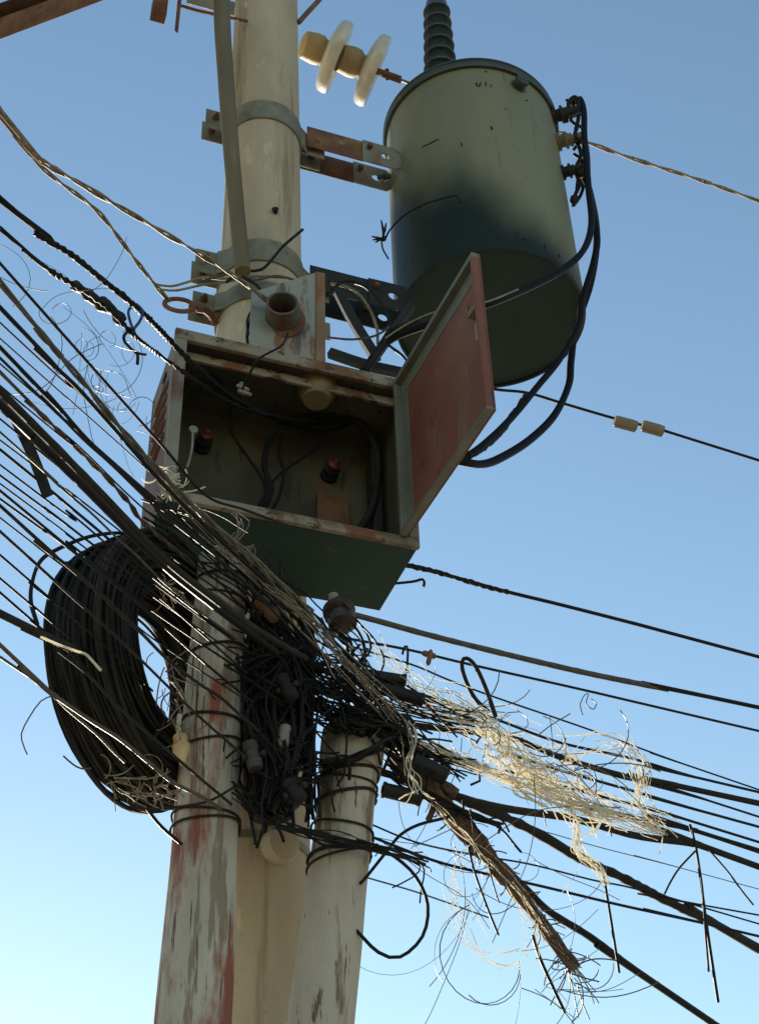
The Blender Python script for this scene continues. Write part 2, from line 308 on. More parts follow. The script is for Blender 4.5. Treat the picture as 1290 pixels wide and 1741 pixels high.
# fittings inside
def stud(x, y, Y):
    p = at(x, y, Y); n = (-E2 * 1 + UP * -.0).normalized(); c = p + E2 * .0
    st = MB().lathe(c + E2 * .055, -E2, [(0, .020), (.012, .026), (.02, .020), (.03, .027), (.04, .021), (.05, .021)], 24).build('standoff_insulator', m_dark, cab)
    MB().lathe(c + E2 * .005, -E2, [(0, .020), (.01, .024), (.022, .021), (.028, .008), (.034, .007)], 24).build('red_cap', m_red, st)
def inY(x, y, v):                                              # point seen at (x,y) lying v metres behind the cabinet front
    d = ray(x, y); o = B(0, v, 0); return EYE + d * ((o - EYE).dot(E2) / d.dot(E2))
for (x, y) in ((350, 743), (567, 793)):
    p = inY(x, y, BD - .06)
    st = MB().lathe(p + E2 * .053, -E2, [(0, .028), (.015, .028), (.018, .020), (.028, .020), (.03, .026), (.045, .026), (.048, .018)], 24).build('standoff_insulator', m_dark, cab)
    MB().lathe(p + E2 * .004, -E2, [(0, .019), (.008, .023), (.02, .021), (.027, .010), (.034, .007)], 24).build('red_cap', m_red, st)
p = inY(540, 662, .08)
MB().lathe(p + UP * .02, (-.05, -.15, -1), [(-.02, .066), (.03, .064), (.06, .055), (.08, .040), (.08, .02)], 28).build('conduit_spout', m_ystub, cab)
p = inY(568, 812, BD - .02); q = inY(600, 812, BD - .02)
MB().box(inY(540, 905, BD - .03), E1 * .105, E2 * .02, UP * .16).build('terminal_plate', m_rust, cab, smooth=False, bevel=.003)
MB().box(inY(636, 900, BD * .6), E1 * .03, E2 * .06, UP * .34).build('busbar_post', m_dark, cab, smooth=False, bevel=.003)
MB().tube([inY(328, 735, .01), inY(327, 760, .012), inY(323, 780, .012), inY(318, 795, .01)], .004, 8).build('latch_lever', m_whitem, cab)
MB().lathe(inY(328, 733, .016), -E2, [(0, .013), (.01, .013), (.01, .006)], 16).build('lock_plate', m_whitem, cab)
# ------------------------------------------------------------------ box with pipe collar standing on the cabinet
Jz = TL.z + T + .001
J0 = at(427, 592, 3.20); J0.z = Jz; JR = atz(540, 607, Jz); JE = (JR - J0); JE.z = 0
JW = .232; JE = E1; J0 = atz(424, 588, Jz); JD = .14
jb = thing('junction_box', J0 + JE * .1 + E2 * .07, 'pale grey plate box with a rusty pipe collar on top of the cabinet', 'junction box')
def Jp(u, v, h): return J0 + JE * u + E2 * v + UP * h
h0, h1 = at(428, 497, J0.y).z - Jz, at(548, 466, Jp(JW, 0, 0).y).z - Jz
MB().hexa([Jp(0, 0, 0), Jp(JW - .022, 0, 0), Jp(JW - .022, .006, 0), Jp(0, .006, 0), Jp(0, 0, h0), Jp(JW - .022, 0, h1), Jp(JW - .022, .006, h1), Jp(0, .006, h0)]).build('face_plate', m_cover, jb, smooth=False, bevel=.001)
MB().hexa([Jp(JW - .0215, -.004, -.0), Jp(JW + .010, -.004, 0), Jp(JW + .010, .01, 0), Jp(JW - .0215, .01, 0), Jp(JW - .0215, -.004, h1 + .002), Jp(JW + .010, -.004, h1 + .004), Jp(JW + .010, .01, h1 + .004), Jp(JW - .0215, .01, h1 + .002)]).build('flange', m_coverrust, jb, smooth=False, bevel=.002)
MB().hexa([Jp(JW - .004, .0105, 0), Jp(JW + .002, .0105, 0), Jp(JW + .002, JD + .12, 0), Jp(JW - .004, JD + .12, 0), Jp(JW - .004, .0105, h1), Jp(JW + .002, .0105, h1), Jp(JW + .002, JD + .12, h1 * .55), Jp(JW - .004, JD + .12, h1 * .55)]).build('side_plate', m_dark, jb, smooth=False)
pc = at(489, 522, J0.y - .02); pc = Jp((pc - J0).dot(JE), 0, pc.z - Jz)
cax = (-E2 + UP * -.05 - E1 * .28).normalized()
MB().lathe(pc + cax * -.01, cax, [(0, .053), (.085, .050), (.088, .050), (.088, .043), (.08, .042), (.0, .042)], 32, cap=False).build('pipe_collar', m_collar, jb)
MB().lathe(pc + cax * .004, cax, [(0, .074), (.004, .070), (.007, .056)], 28, cap=False).build('weld_bead', m_rust, jb)
MB().lathe(pc + cax * .006, cax, [(0, .0425), (.001, .0425)], 24).build('collar_interior', m_dark, jb)

# ------------------------------------------------------------------ clamps on the tan pole
def clamp(label, yref, hh, ears=True, nm='pole_clamp'):
    z0 = at(450, yref, 3.64 - rT(6)).z; c = PT(z0); r = rT(z0) + .001
    t = thing(nm, c, label, 'clamp', 'steel clamps round the tan pole')
    ax = PT(z0 + 1) - PT(z0)
    MB().lathe(c, ax, [(0, r), (0, r + .007), (hh, r + .006), (hh, r)], 56, cap=False).build('band', m_galv, t)
    for s in (-1, 1):
        for off in (-.035, .028):
            o = c + E1 * (s * (r + .001)) + E2 * off
            MB().box(o, E1 * (s * .10), E2 * .007, ax.normalized() * hh).build('ear', m_galv, t, smooth=False, bevel=.0015)
        # flared web between band and ear
        o = c + E1 * (s * (r - .035)) - E2 * .085
        MB().hexa([o, o + E1 * (s * .06) + E2 * .042, o + E1 * (s * .06) + E2 * .049, o + E2 * .008, o + UP * hh, o + E1 * (s * .06) + E2 * .042 + UP * hh, o + E1 * (s * .06) + E2 * .049 + UP * hh, o + E2 * .008 + UP * hh]).build('web', m_galv, t, smooth=False)
        bc = c + E1 * (s * (r + .062)) + UP * (hh * .55)
        MB().lathe(bc - E2 * .065, E2, [(0, .007), (.018, .007), (.018, .014), (.028, .014), (.028, .007), (.085, .007), (.085, .014), (.095, .014), (.095, .007), (.105, .007)], 6).build('bolt', m_rust, t)
    return z0, c, r
cU = clamp('upper galvanised clamp round the tan pole above the transformer arm', 200, .115)
cL = clamp('lower galvanised clamp round the tan pole just above the cabinet', 444, .115)
c2 = clamp('clamp below the pipe end holding the rusty guy link', 508, .085)
# ------------------------------------------------------------------ transformer
SX = .925; rX = .37
xc = PT(5.7) + E1 * SX; zb = at(827, 548, xc.y).z; zt = zb + 1.17
tc0 = Vector((xc.x, xc.y, zb))
tr = thing('transformer', tc0, 'grey green cylindrical pole transformer hanging right of the tan pole', 'transformer')
tw = Vector((-.012, .0, 1)).normalized()
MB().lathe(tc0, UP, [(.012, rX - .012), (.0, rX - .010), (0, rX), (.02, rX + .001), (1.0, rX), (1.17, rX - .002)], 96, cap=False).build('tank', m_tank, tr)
MB().lathe(tc0 + UP * .012, UP, [(0, .01), (0, rX - .011), (.006, rX - .011)], 72, cap=True).build('bottom_plate', m_tankbot, tr)
MB().lathe(tc0 + UP * 1.15, UP, [(0, rX - .004), (0, rX + .012), (.008, rX + .016), (.03, rX + .016), (.034, rX + .008), (.040, rX + .008), (.044, rX + .015), (.054, rX + .013), (.06, rX), (.10, rX * .75), (.13, rX * .4), (.138, .02)], 96).build('lid', m_rim, tr)
# high voltage bushing on the lid
bb = atz(748, 112, zt + .10); bb = at(748, 150, xc.y + .02); bb.z = zt + .05
ptop = at(741, 2, bb.y - .03)
bax = (ptop - bb); bl = bax.length
bs = MB().lathe(bb, bax, [(0, .075), (bl * .12, .07), (bl * .14, .066), (bl * .97, .052), (bl, .03), (bl + .04, .018), (bl + .06, .016)], 32).build('high_voltage_bushing', m_bush, tr)
for k in range(10):
    h = bl * (.10 + .088 * k); r = .088 - .0024 * k
    MB().lathe(bb + bax.normalized() * h, bax, [(0, r - .02), (.004, r - .002), (.012, r), (.022, r - .006), (.036, r - .02)], 32, cap=False).build('shed', m_bush, bs)
# low voltage bushings on the right side
lv = []
for (x, y, s) in ((950, 196, 1.35), (960, 239, 1.3), (966, 291, 1.1)):
    a = at(x, y, xc.y - .12); d = Vector((a.x - xc.x, a.y - xc.y, 0)); d.normalize()
    o = Vector((xc.x, xc.y, a.z)) + d * (rX - .005); lv.append((o, d))
    pr = [(0, .030), (.012, .030), (.016, .020), (.028, .022), (.03, .030), (.036, .030), (.04, .020), (.052, .020), (.055, .012), (.085, .011)]
    bu = MB().lathe(o, d, [(h * s, r * s) for h, r in pr], 20).build('low_voltage_bushing', m_olive if abs(y - 239) < 3 else m_dark, tr)
    MB().lathe(o + d * .06 * s, d, [(0, .02), (.016, .02), (.016, .01)], 6).build('terminal_nut', m_dark, bu)
# filler cap under the rim
a = at(884, 142, xc.y - rX * .9); d = Vector((a.x - xc.x, a.y - xc.y, 0)).normalized(); o = Vector((xc.x, xc.y, a.z)) + d * (rX - .008)
MB().lathe(o, d, [(0, .036), (.012, .036), (.014, .024), (.03, .024), (.03, .032), (.046, .030), (.05, .012)], 10).build('filler_cap', m_rim, tr)
# stencil marks and scratches on the tank front: thin raised flecks of dark paint
def fleck(x0, y0, x1, y1, wpx):
    n = 5; P = []
    for i in range(n):
        x = x0 + (x1 - x0) * i / (n - 1); y = y0 + (y1 - y0) * i / (n - 1)
        dd = ray(x, y); ox, oy = EYE.x - xc.x, EYE.y - xc.y; A = dd.x ** 2 + dd.y ** 2; Bq = 2 * (ox * dd.x + oy * dd.y); Cq = ox * ox + oy * oy - (rX + .0015) ** 2
        tt = (-Bq - math.sqrt(Bq * Bq - 4 * A * Cq)) / (2 * A); P.append(EYE + dd * tt)
    MB().tube(P, [wpx * .00095 * f for f in (.5, 1, .8, 1, .4)], 5).build('paint_mark', m_dark, tr)
for f_ in ((809, 140, 811, 147, 4), (814, 147, 817, 140, 4), (825, 139, 826, 146, 3), (834, 143, 835, 148, 2), (824, 121, 828, 122, 3), (717, 250, 730, 244, 3), (728, 245, 746, 236, 4), (835, 215, 836, 221, 5), (784, 243, 785, 248, 4), (893, 170, 897, 171, 3), (858, 184, 860, 185, 3), (888, 405, 896, 408, 4), (877, 395, 878, 400, 2), (925, 415, 926, 424, 4), (948, 432, 951, 437, 5)): fleck(*f_)
# hanger lugs and the straps that carry them
def hanger(yref, z_c, label):
    th = thing('hanger_strap', PT(z_c) + E1 * rT(z_c), label, 'bracket', 'steel hangers between pole and transformer')
    r = rT(z_c); c = PT(z_c)
    for j, off in enumerate((-.06, .055)):
        o = c + E1 * (r + .02) + E2 * off - UP * .05
        end = xc + E1 * -(math.sqrt(rX ** 2 - off ** 2)); L = (end - c).dot(E1) - r - .02
        MB().box(o, E1 * (L * .60), E2 * .006, UP * .13).build('strap', m_rust if yref < 300 else m_dark, th, smooth=False, bevel=.004)  # lower straps and lugs: shadow put into the colour as near-black steel
        o2 = o + E1 * (L * .585) + E2 * -.0075
        MB().plate_hole(o2 + UP * -.004, E1 * (L * .42), UP * .134, E2 * .007, .020, .60).build('lug', m_galv if yref < 300 else m_dark, tr, smooth=False)
        MB().lathe(o2 + E1 * (L * .07) + UP * .085 - E2 * .02, E2, [(0, .012), (.015, .012), (.015, .007), (.04, .007), (.04, .012), (.05, .012)], 6).build('bolt', m_rust, th)
hanger(240, at(550, 246, 3.68).z, 'rusty upper hanger straps joining tan pole clamp to the transformer')
hanger(480, at(560, 492, 3.70).z, 'dark lower hanger straps behind the junction box reaching the transformer')

# ------------------------------------------------------------------ wires: every wire a spline through points of the place
def spline(P, step):
    out = []; n = len(P)
    for i in range(n - 1):
        p0, p1, p2, p3 = P[max(i - 1, 0)], P[i], P[i + 1], P[min(i + 2, n - 1)]
        if i == 0: p0 = p1 * 2 - p2
        if i == n - 2: p3 = p2 * 2 - p1
        k = max(2, int((p2 - p1).length / step))
        for j in range(k):
            t = j / k; out.append(.5 * ((2 * p1) + (p2 - p0) * t + (2 * p0 - 5 * p1 + 4 * p2 - p3) * t * t + (3 * p1 - p0 - 3 * p2 + p3) * t ** 3))
    out.append(P[-1].copy()); return out
def lift(pts, Ya, end, Yb=None, sag=0.0):
    """pixels -> points: the anchor end (at the poles) lies at depth Ya; the far end at the same height, or at depth Yb"""
    pts = list(pts); L = [0]
    for i in range(1, len(pts)): L.append(L[-1] + math.hypot(pts[i][0] - pts[i - 1][0], pts[i][1] - pts[i - 1][1]))
    A, Z = (pts[-1], pts[0]) if end else (pts[0], pts[-1])
    if Yb is None: Yb = atz(Z[0], Z[1], at(A[0], A[1], Ya).z - sag).y
    Y0, Y1 = (Yb, Ya) if end else (Ya, Yb)
    out = []
    for i, p in enumerate(pts):
        if len(p) > 2: out.append(at(*p)); continue
        f = L[i] / L[-1]; out.append(at(p[0], p[1], 1 / ((1 - f) / Y0 + f / Y1)))
    return out
WN = [0]
def wire(name, label, pts, wd, m, Ya=3.0, end=True, Yb=None, ext=(0, 0), strands=1, pitch=.06, lump=0.0, wob=.0, cat='cable', group=None, n=6, parent=None, taper=None, sag=0.0, step=.02):
    WN[0] += 1; seed = WN[0] * 17.3
    P = [Vector(p) for p in pts] if isinstance(pts[0], Vector) else lift(pts, Ya, end, Yb, sag)
    if ext[0]: d = (P[0] - P[min(2, len(P) - 1)]).normalized(); P = [P[0] + d * ext[0]] + P
    if ext[1]: d = (P[-1] - P[-2]).normalized(); P = P + [P[-1] + d * ext[1]]
    S = spline(P, step); s0 = px(P[len(P) // 2])
    if wob: S = [p + noise.noise_vector(Vector((seed, i * step * 9, 0))) * wob for i, p in enumerate(S)]
    k = len(S); rad = []
    for i, p in enumerate(S):
        f = i / (k - 1); r = wd * .5 * s0
        if taper: r *= taper[0] + (taper[1] - taper[0]) * f
        if lump: r *= 1 + lump * noise.noise(Vector((seed, i * step * 30, 3))) + .5 * lump * noise.noise(Vector((seed, i * step * 80, 9)))
        rad.append(max(r, .0008))
    mb = MB()
    if strands == 1: mb.tube(S, rad, n)
    else:
        for q in range(strands):
            H = []; u = (S[1] - S[0]).orthogonal().normalized(); ln = 0
            for i, p in enumerate(S):
                if i: ln += (S[i] - S[i - 1]).length
                t = (S[min(i + 1, k - 1)] - S[max(i - 1, 0)]).normalized(); u = (u - t * u.dot(t)).normalized(); v = t.cross(u)
                a = 2 * math.pi * (ln / pitch + q / strands); H.append(p + (u * math.cos(a) + v * math.sin(a)) * rad[i] * .55)
            mb.tube(H, [r * .52 for r in rad], n)
    if parent: return mb.build(name, m, parent)
    return tag(mb.build(name, m, auto=80), label, cat, group)

# ------------------------------------------------------------------ steelwork on the tan pole
P = [at(375, -260, 3.36), at(377, 0, 3.36), at(384, 130, 3.36), at(397, 300, 3.37), at(413, 462, 3.38)]
S = spline(P, .05); bar = MB()
for p in S: pass
tag(bar.tube(S, [13.5 * px(p) for p in S], 20).build('conduit_pipe', m_olive), 'olive brown pipe running down the front of the tan pole', 'pipe')
def angle_beam(name, label, A, Bp, leg, th, upv, outv, m, cat='crossarm', ext=0):
    d = (Bp - A).normalized(); t = thing(name, A, label, cat)
    MB().box(A, Bp - A, Vector(outv) * leg, Vector(upv) * th).build('flange', m, t, smooth=False, bevel=.002)
    MB().box(A + Vector(upv) * (th + .0005), Bp - A, Vector(outv) * th, Vector(upv) * leg).build('web', m, t, smooth=False, bevel=.002)
    return t
A, Bq = at(-150, 124, 2.95), at(250, -27, 3.25)
dd = (Bq - A).normalized(); ov = Vector((-dd.y, dd.x, 0)).normalized()
if ov.y < 0: ov = -ov
ca = angle_beam('crossarm', 'rusty steel crossarm slanting across the top left corner', A, Bq + dd * .5, .10, .008, UP, -ov, m_rust)
MB().box(A + ov * .002 + UP * .11, (Bq + dd * .5 - A), -ov * .10, UP * .008).build('flange', m_rust, ca, smooth=False, bevel=.002)
A = at(262, 16, 3.45); Bq = at(420, -150, 3.5)
ab = thing('steel_bracket', A, 'rusty angle bracket at the top edge left of the tan pole', 'bracket')
o = at(259, 18, 3.4); MB().box(o, E1 * .062, E2 * .05, UP * .12).build('channel_end', m_rust, ab, smooth=False, bevel=.004)
MB().hexa([at(297, 52, 3.36), at(303, 57, 3.36), at(303, 57, 3.41), at(297, 52, 3.41), at(306, -40, 3.36), at(313, -40, 3.36), at(313, -40, 3.41), at(306, -40, 3.41)]).build('fin', m_rust, ab, smooth=False)
tag(MB().tube([at(308, 10, 3.4), at(335, 18, 3.42), at(380, 28, 3.44), at(420, 36, 3.50)], 4 * .0019, 8).build('tie_rod', m_rust), 'thin rusty rod from the angle bracket to the tan pole', 'rod')
tag(MB().box(at(318, 2, 3.6), at(420, 30, 3.65) - at(318, 2, 3.6), E2 * .012, UP * .10).build('brace_plate', m_galv, smooth=False, bevel=.003), 'pale steel plate behind the pipe at the top edge', 'plate')
tag(MB().tube([at(508, 38, 3.62), at(522, 22, 3.66), at(575, -35, 3.8)], 6 * .0019, 8).build('brace_rod', m_rust), 'brown diagonal rod leaving the right side of the tan pole at the top', 'rod')

# insulator string from the pole to the line behind the transformer
I0, I1 = at(506, 72, 3.80), at(690, 139, 4.03); ia = (I1 - I0).normalized()
it = thing('insulator_string', I0, 'two cream porcelain disc insulators strung between pole and line', 'insulator')
def ip(x): return I0 + ia * ((at(x, 72 + (x - 506) * .364, 3.8 + (x - 506) * .00125) - I0).dot(ia))
sc = px(I0)
tilt = (ia + UP * -.05).normalized()
for k, (x0, xd, x1) in enumerate(((512, 563, 545), (574, 627, 606))):
    MB().lathe(ip(x0), ia, [(0, 14 * sc), (4 * sc, 22 * sc), (24 * sc, 25 * sc), (34 * sc, 24 * sc), (42 * sc, 18 * sc), (52 * sc, 16 * sc)], 28).build('cap', m_cap, it)
    MB().lathe(ip(xd - 12), (ia + UP * -.30 - E2 * .1).normalized(), [(0, 16 * sc), (-3 * sc + 6 * sc, 36 * sc), (8 * sc, 55 * sc), (13 * sc, 60 * sc), (22 * sc, 61 * sc), (28 * sc, 59 * sc), (26 * sc, 52 * sc), (22 * sc, 44 * sc), (26 * sc, 40 * sc), (22 * sc, 30 * sc), (27 * sc, 25 * sc), (23 * sc, 14 * sc)], 48).build('disc', m_porc, it)
MB().tube([ip(634), ip(672)], 6 * sc, 8).build('pin', m_rust, it)
for s in (-1, 1): MB().box(ip(650) + UP * (s * .012 - .004) - E2 * .012, ia * .095, E2 * .024, UP * .008).build('clevis', m_rust, it, smooth=False, bevel=.002)
MB().lathe(ip(658) - UP * .03, UP, [(0, .01), (.01, .01), (.01, .006), (.06, .006), (.06, .01), (.07, .01)], 6).build('bolt', m_rust, it)

# rusty guy link at the lower clamp
gl = thing('guy_link', at(352, 520, 3.55), 'rusty forged eye link holding the twisted guy at the pole', 'link')
ring = []
for k in range(25):
    t = 2 * math.pi * k / 24; ring.append(at(305 + 25 * math.cos(t), 519 + 10 * math.sin(t) + 3 * math.cos(t), 3.44 + .02 * math.cos(t)))
MB().tube(ring, 4.2 * .0021, 8, cap=False).build('eye', m_rust, gl)
MB().tube(spline([at(326, 520, 3.46), at(345, 525, 3.5), at(358, 535, 3.54), at(366, 550, 3.58)], .02), 6.5 * .0021, 8).build('shank', m_rust, gl)
MB().lathe(at(336, 522, 3.48), E1, [(0, .012), (.0, .02), (.02, .02), (.02, .012)], 6).build('nut', m_rust, gl)

# ------------------------------------------------------------------ wires that come in from the left
LX = (2.2, 0)
wire('guy_wire', 'frayed tan twisted guy wire running down to the rusty link', [(0, 197), (25, 228), (75, 288), (150, 345), (180, 375), (225, 435), (262, 482), (288, 512)], 8, m_tanw, 3.43, ext=LX, strands=2, pitch=.24, lump=.25, cat='guy wire')
wire('service_cable', 'lumpy twisted cable ending inside the pipe collar', [(2, 190), (35, 236), (75, 276), (140, 314), (200, 350), (228, 366), (340, 432), (400, 470), (440, 500), (478, 527)], 9.5, m_tanw, 3.16, ext=LX, strands=2, pitch=.27, lump=.45)
wire('tie_wire', 'upper short grey wire from the guy end to the lower clamp', [(262, 483), (290, 487), (318, 480), (345, 472), (385, 474), (420, 462)], 5, m_galv, 3.46, Yb=3.42, cat='wire')
wire('tie_wire', 'lower short grey wire from the guy end to the lower clamp', [(268, 492), (300, 494), (345, 484), (380, 480), (430, 470), (490, 472)], 5, m_galv, 3.46, Yb=3.43, cat='wire')
wire('tie_wire', 'dark wire looped over the clamp below the pipe end', [(385, 480), (410, 462), (445, 458), (470, 432), (482, 418), (515, 390)], 5, m_black, 3.44, Yb=3.4, cat='wire')
wire('tie_wire', 'thin dark wire hanging down the face of the junction box', [(424, 570), (420, 545), (440, 510), (470, 498)], 4, m_black, 3.16, Yb=3.2, cat='wire')
wire('power_cable', 'thick lumpy black cable, upper of the pair entering the cabinet', [(0, 338), (60, 395), (120, 432), (180, 480), (235, 525), (290, 580, 2.88), (330, 620, 2.96), (400, 680, 3.14), (480, 714, 3.3), (560, 716, 3.42)], 12, m_black, 3.42, Yb=2.28, ext=LX, strands=3, pitch=.07, lump=.3)
wire('power_cable', 'knobbly black cable with taped splice, lower of the pair entering the cabinet', [(0, 388), (40, 425), (90, 463), (135, 490), (185, 525), (228, 570), (275, 606, 2.82), (330, 645, 2.92), (390, 685, 3.08), (450, 705, 3.22), (520, 716, 3.36), (590, 712, 3.44)], 10, m_black, 3.44, Yb=2.24, ext=LX, strands=2, pitch=.05, lump=.45)
wire('taped_splice', 'fat taped splice on the knobbly black cable', [(126, 484, 2.5), (145, 497, 2.53), (165, 512, 2.56), (192, 528, 2.6), (208, 548, 2.63)], 19, m_blk, 2.63, Yb=2.5, lump=.75, n=10, cat='splice', step=.006)
wire('tie_wire', 'blue wire tied between the two black cables', [(232, 517, 2.66), (243, 530, 2.66), (238, 546, 2.66), (228, 560, 2.66), (231, 570, 2.67), (222, 548, 2.68), (219, 528, 2.68), (232, 517, 2.70)], 5, m_blue, 2.7, Yb=2.66, cat='wire', step=.006)
wire('tie_wire', 'forked black wire end hanging under the blue tie', [(228, 560), (213, 568), (212, 580), (224, 594), (234, 603), (234, 619)], 5.5, m_black, 2.64, Yb=2.64, cat='wire', step=.006)
wire('tie_wire', 'short black wire stub beside the forked wire end', [(231, 599), (240, 602), (249, 603)], 5, m_black, 2.64, Yb=2.64, cat='wire', step=.006)
LW = [
 ('thin straight black cable crossing the cabinet side, highest of the thin left cables', [(0, 447), (100, 560), (180, 650), (280, 762), (350, 842), (420, 868), (520, 905)], 5, m_black, 2.98, {}),
 ('long grey bundled cable thickening towards the pale lashing on the cabinet', [(0, 480), (60, 555), (140, 648), (200, 722), (270, 800), (340, 872), (440, 962), (530, 1040)], 10, m_greyw, 2.98, dict(lump=.2, strands=2, pitch=.2, taper=(.7, 1.25))),
 ('black cable joining the grey bundle left of the cabinet', [(0, 522), (60, 592), (125, 652), (160, 690), (215, 752), (280, 825), (360, 905), (470, 1005)], 7.5, m_black, 3.0, {}),
 ('black cable next below the grey bundle at the left edge', [(0, 590), (80, 668), (150, 748), (240, 832), (330, 912), (460, 1030)], 7, m_black, 2.98, {}),
 ('thin black cable with a stub, just under the black cable below the grey bundle', [(0, 608), (70, 673), (140, 745), (190, 790), (280, 876), (390, 965), (500, 1075)], 4.5, m_black, 2.94, {}),
 ('brownish lumpy cable above the thickest left bundle', [(0, 632), (45, 680), (110, 742), (170, 800), (220, 855), (245, 890), (330, 960)], 9, m_brownw, 2.96, dict(lump=.35, strands=2, pitch=.12)),
 ('thickest black bundle of the left cables, upper strand', [(0, 664), (50, 714), (120, 785), (200, 868), (262, 934), (330, 992), (430, 1066), (520, 1120)], 13, m_blackd, 3.0, dict(lump=.12)),
 ('thickest black bundle of the left cables, lower strand', [(0, 688), (55, 742), (130, 815), (205, 890), (270, 954), (350, 1020), (470, 1110)], 13, m_black, 2.99, dict(lump=.12)),
 ('greenish dusty cable riding on the thickest left bundle', [(0, 676), (60, 738), (140, 815), (210, 884), (300, 965), (400, 1040)], 7, m_greyw, 2.90, dict(wob=.006)),
 ('pale grey cable just under the thickest left bundle', [(0, 733), (50, 776), (110, 832), (190, 905), (300, 1008), (420, 1100)], 4, m_greyw, 2.97, dict(wob=.003)),
 ('black cable passing behind the hanging strap', [(0, 764), (60, 812), (120, 862), (175, 908), (265, 985), (400, 1090)], 5, m_black, 3.02, {}),
 ('thin black cable crossing just under the strap tip', [(0, 808), (75, 862), (140, 912), (205, 962), (300, 1040), (420, 1145)], 4, m_black, 2.96, {}),
 ('black cable over the top of the cable coil', [(0, 834), (80, 902), (160, 965), (240, 1030), (340, 1120), (430, 1195)], 5, m_black, 3.0, {}),
 ('sunlit black cable crossing the upper middle of the coil', [(0, 858), (60, 918), (133, 977), (175, 1012), (233, 1070), (300, 1133), (395, 1202), (440, 1245)], 6, m_blackd, 2.94, dict(wob=.004)),
 ('sunlit black cable crossing the coil centre to the grey pole', [(0, 903), (50, 948), (110, 1003), (217, 1100), (333, 1213), (413, 1283)], 5, m_blackd, 2.94, {}),
 ('thin black cable running behind the coil, uppermost of three', [(0, 943), (50, 990), (93, 1023), (180, 1100), (260, 1175)], 4, m_black, 2.98, dict(Yb=2.45)),
 ('thin black cable running behind the coil, middle of three', [(0, 983), (53, 1027), (120, 1085), (200, 1150)], 4, m_black, 2.98, dict(Yb=2.5)),
 ('thin black cable running behind the coil, lowest of three', [(0, 1007), (53, 1055), (130, 1120), (200, 1185)], 4.5, m_black, 2.98, dict(Yb=2.5)),
 ('black cable crossing the coil and the golden insulator to the grey pole', [(100, 1107), (150, 1147), (200, 1200), (287, 1277), (333, 1317), (393, 1367)], 5, m_blackd, 2.96, dict(ext=(0, 0), Yb=2.5)),
 ('grey sunlit cable over the lower coil, lowest of the left cables', [(0, 1097), (33, 1133), (87, 1177), (133, 1210), (200, 1253), (250, 1293), (290, 1327), (333, 1350), (375, 1375)], 7, m_greyw, 2.98, dict(wob=.003)),
 ('second grey cable beside the lowest left cable, ending on the coil', [(0, 1117), (40, 1143), (85, 1175), (112, 1203), (173, 1257), (213, 1297)], 5, m_greyw, 2.8, dict(wob=.003)),
]
for lab, pts, wd, m, Ya, kw in LW:
    kw = dict(kw); kw.setdefault('ext', LX)
    wire('overhead_cable', lab, pts, wd, m, Ya, group='cables coming in from the left', **kw)
# extra run of thin drop wires between the others
thin = [(548, 950, 3), (575, 958, 2.5), (618, 990, 3), (655, 1010, 3), (712, 1046, 3.5), (748, 1062, 3), (790, 1096, 3.5), (822, 1130, 3), (848, 1150, 4), (880, 1190, 3)]
ORD = ['highest', 'second highest', 'third highest', 'fourth highest', 'fifth highest', 'fifth lowest', 'fourth lowest', 'third lowest', 'second lowest', 'lowest']
for i, (y0, y1, wd) in enumerate(thin):
    mid = (y0 + y1) / 2 + random.uniform(-8, 8) + 18
    wire('drop_wire', f'hair thin black drop wire at the left edge, {ORD[i]} of ten', [(0, y0), (120, y0 + (y1 - y0) * .27 + random.uniform(-6, 10)), (250, mid + 20), (420, y1 + random.uniform(-10, 10))], wd, m_black, 2.97 + .04 * (i % 3), ext=LX, group='thin drop wires among the left cables', cat='wire')
wire('conduit_end', 'thick black conduit with a pale broken end in front of the coil', [(0, 1043, 2.36), (40, 1066, 2.41), (80, 1082, 2.45), (125, 1102, 2.5)], 14, m_blackd, 2.5, Yb=2.36, ext=LX, n=12, cat='conduit')
wire('bare_conductor', 'pale bare conductor end sticking out of the thick conduit', [(70, 1083, 2.42), (100, 1096, 2.45), (130, 1107, 2.49), (146, 1112, 2.5), (156, 1122, 2.5), (172, 1140, 2.52)], 5, m_pale, 2.5, Yb=2.4, cat='wire')
# flat strap
sp = [at(22, 700, 2.34), at(38, 735, 2.34), at(52, 765, 2.35), at(68, 805, 2.36), at(82, 844, 2.37)]
mb = MB(); S = spline(sp, .02)
for i, p in enumerate(S):
    t = (S[min(i + 1, len(S) - 1)] - S[max(i - 1, 0)]).normalized(); sd_ = t.cross(Vector((0.2, 1, .1))).normalized() * (9 * px(p)); nn = t.cross(sd_).normalized() * .0025
    mb.v += [p - sd_ - nn, p + sd_ - nn, p + sd_ + nn, p - sd_ + nn]
for i in range(len(S) - 1):
    for k in range(4): a = i * 4 + k; b = i * 4 + (k + 1) % 4; mb.f.append((a, b, b + 4, a + 4))
mb.f += [(3, 2, 1, 0), tuple(len(mb.v) - 4 + k for k in range(4))]
tag(mb.build('strap', m_blackd, smooth=False), 'flat black strap hanging off the thickest left bundle', 'strap')
wire('loose_wire', 'thin curled wire hanging free below the lowest left cable', [(90, 1183), (70, 1192), (50, 1220), (37, 1247), (40, 1266), (47, 1283)], 2.6, m_hair, 2.6, Yb=2.55, cat='wire')
wire('loose_wire', 'short loose wire curling off the bottom left of the coil', [(108, 1285), (125, 1300), (140, 1307), (155, 1306)], 3, m_hair, 2.75, Yb=2.72, cat='wire')
wire('loose_cable', 'black cable arching over the coil top and down its left', [(232, 912, 2.95), (200, 906), (150, 913), (100, 933), (70, 953), (56, 987), (53, 1023), (64, 1062)], 7, m_black, 2.62, Yb=2.95)
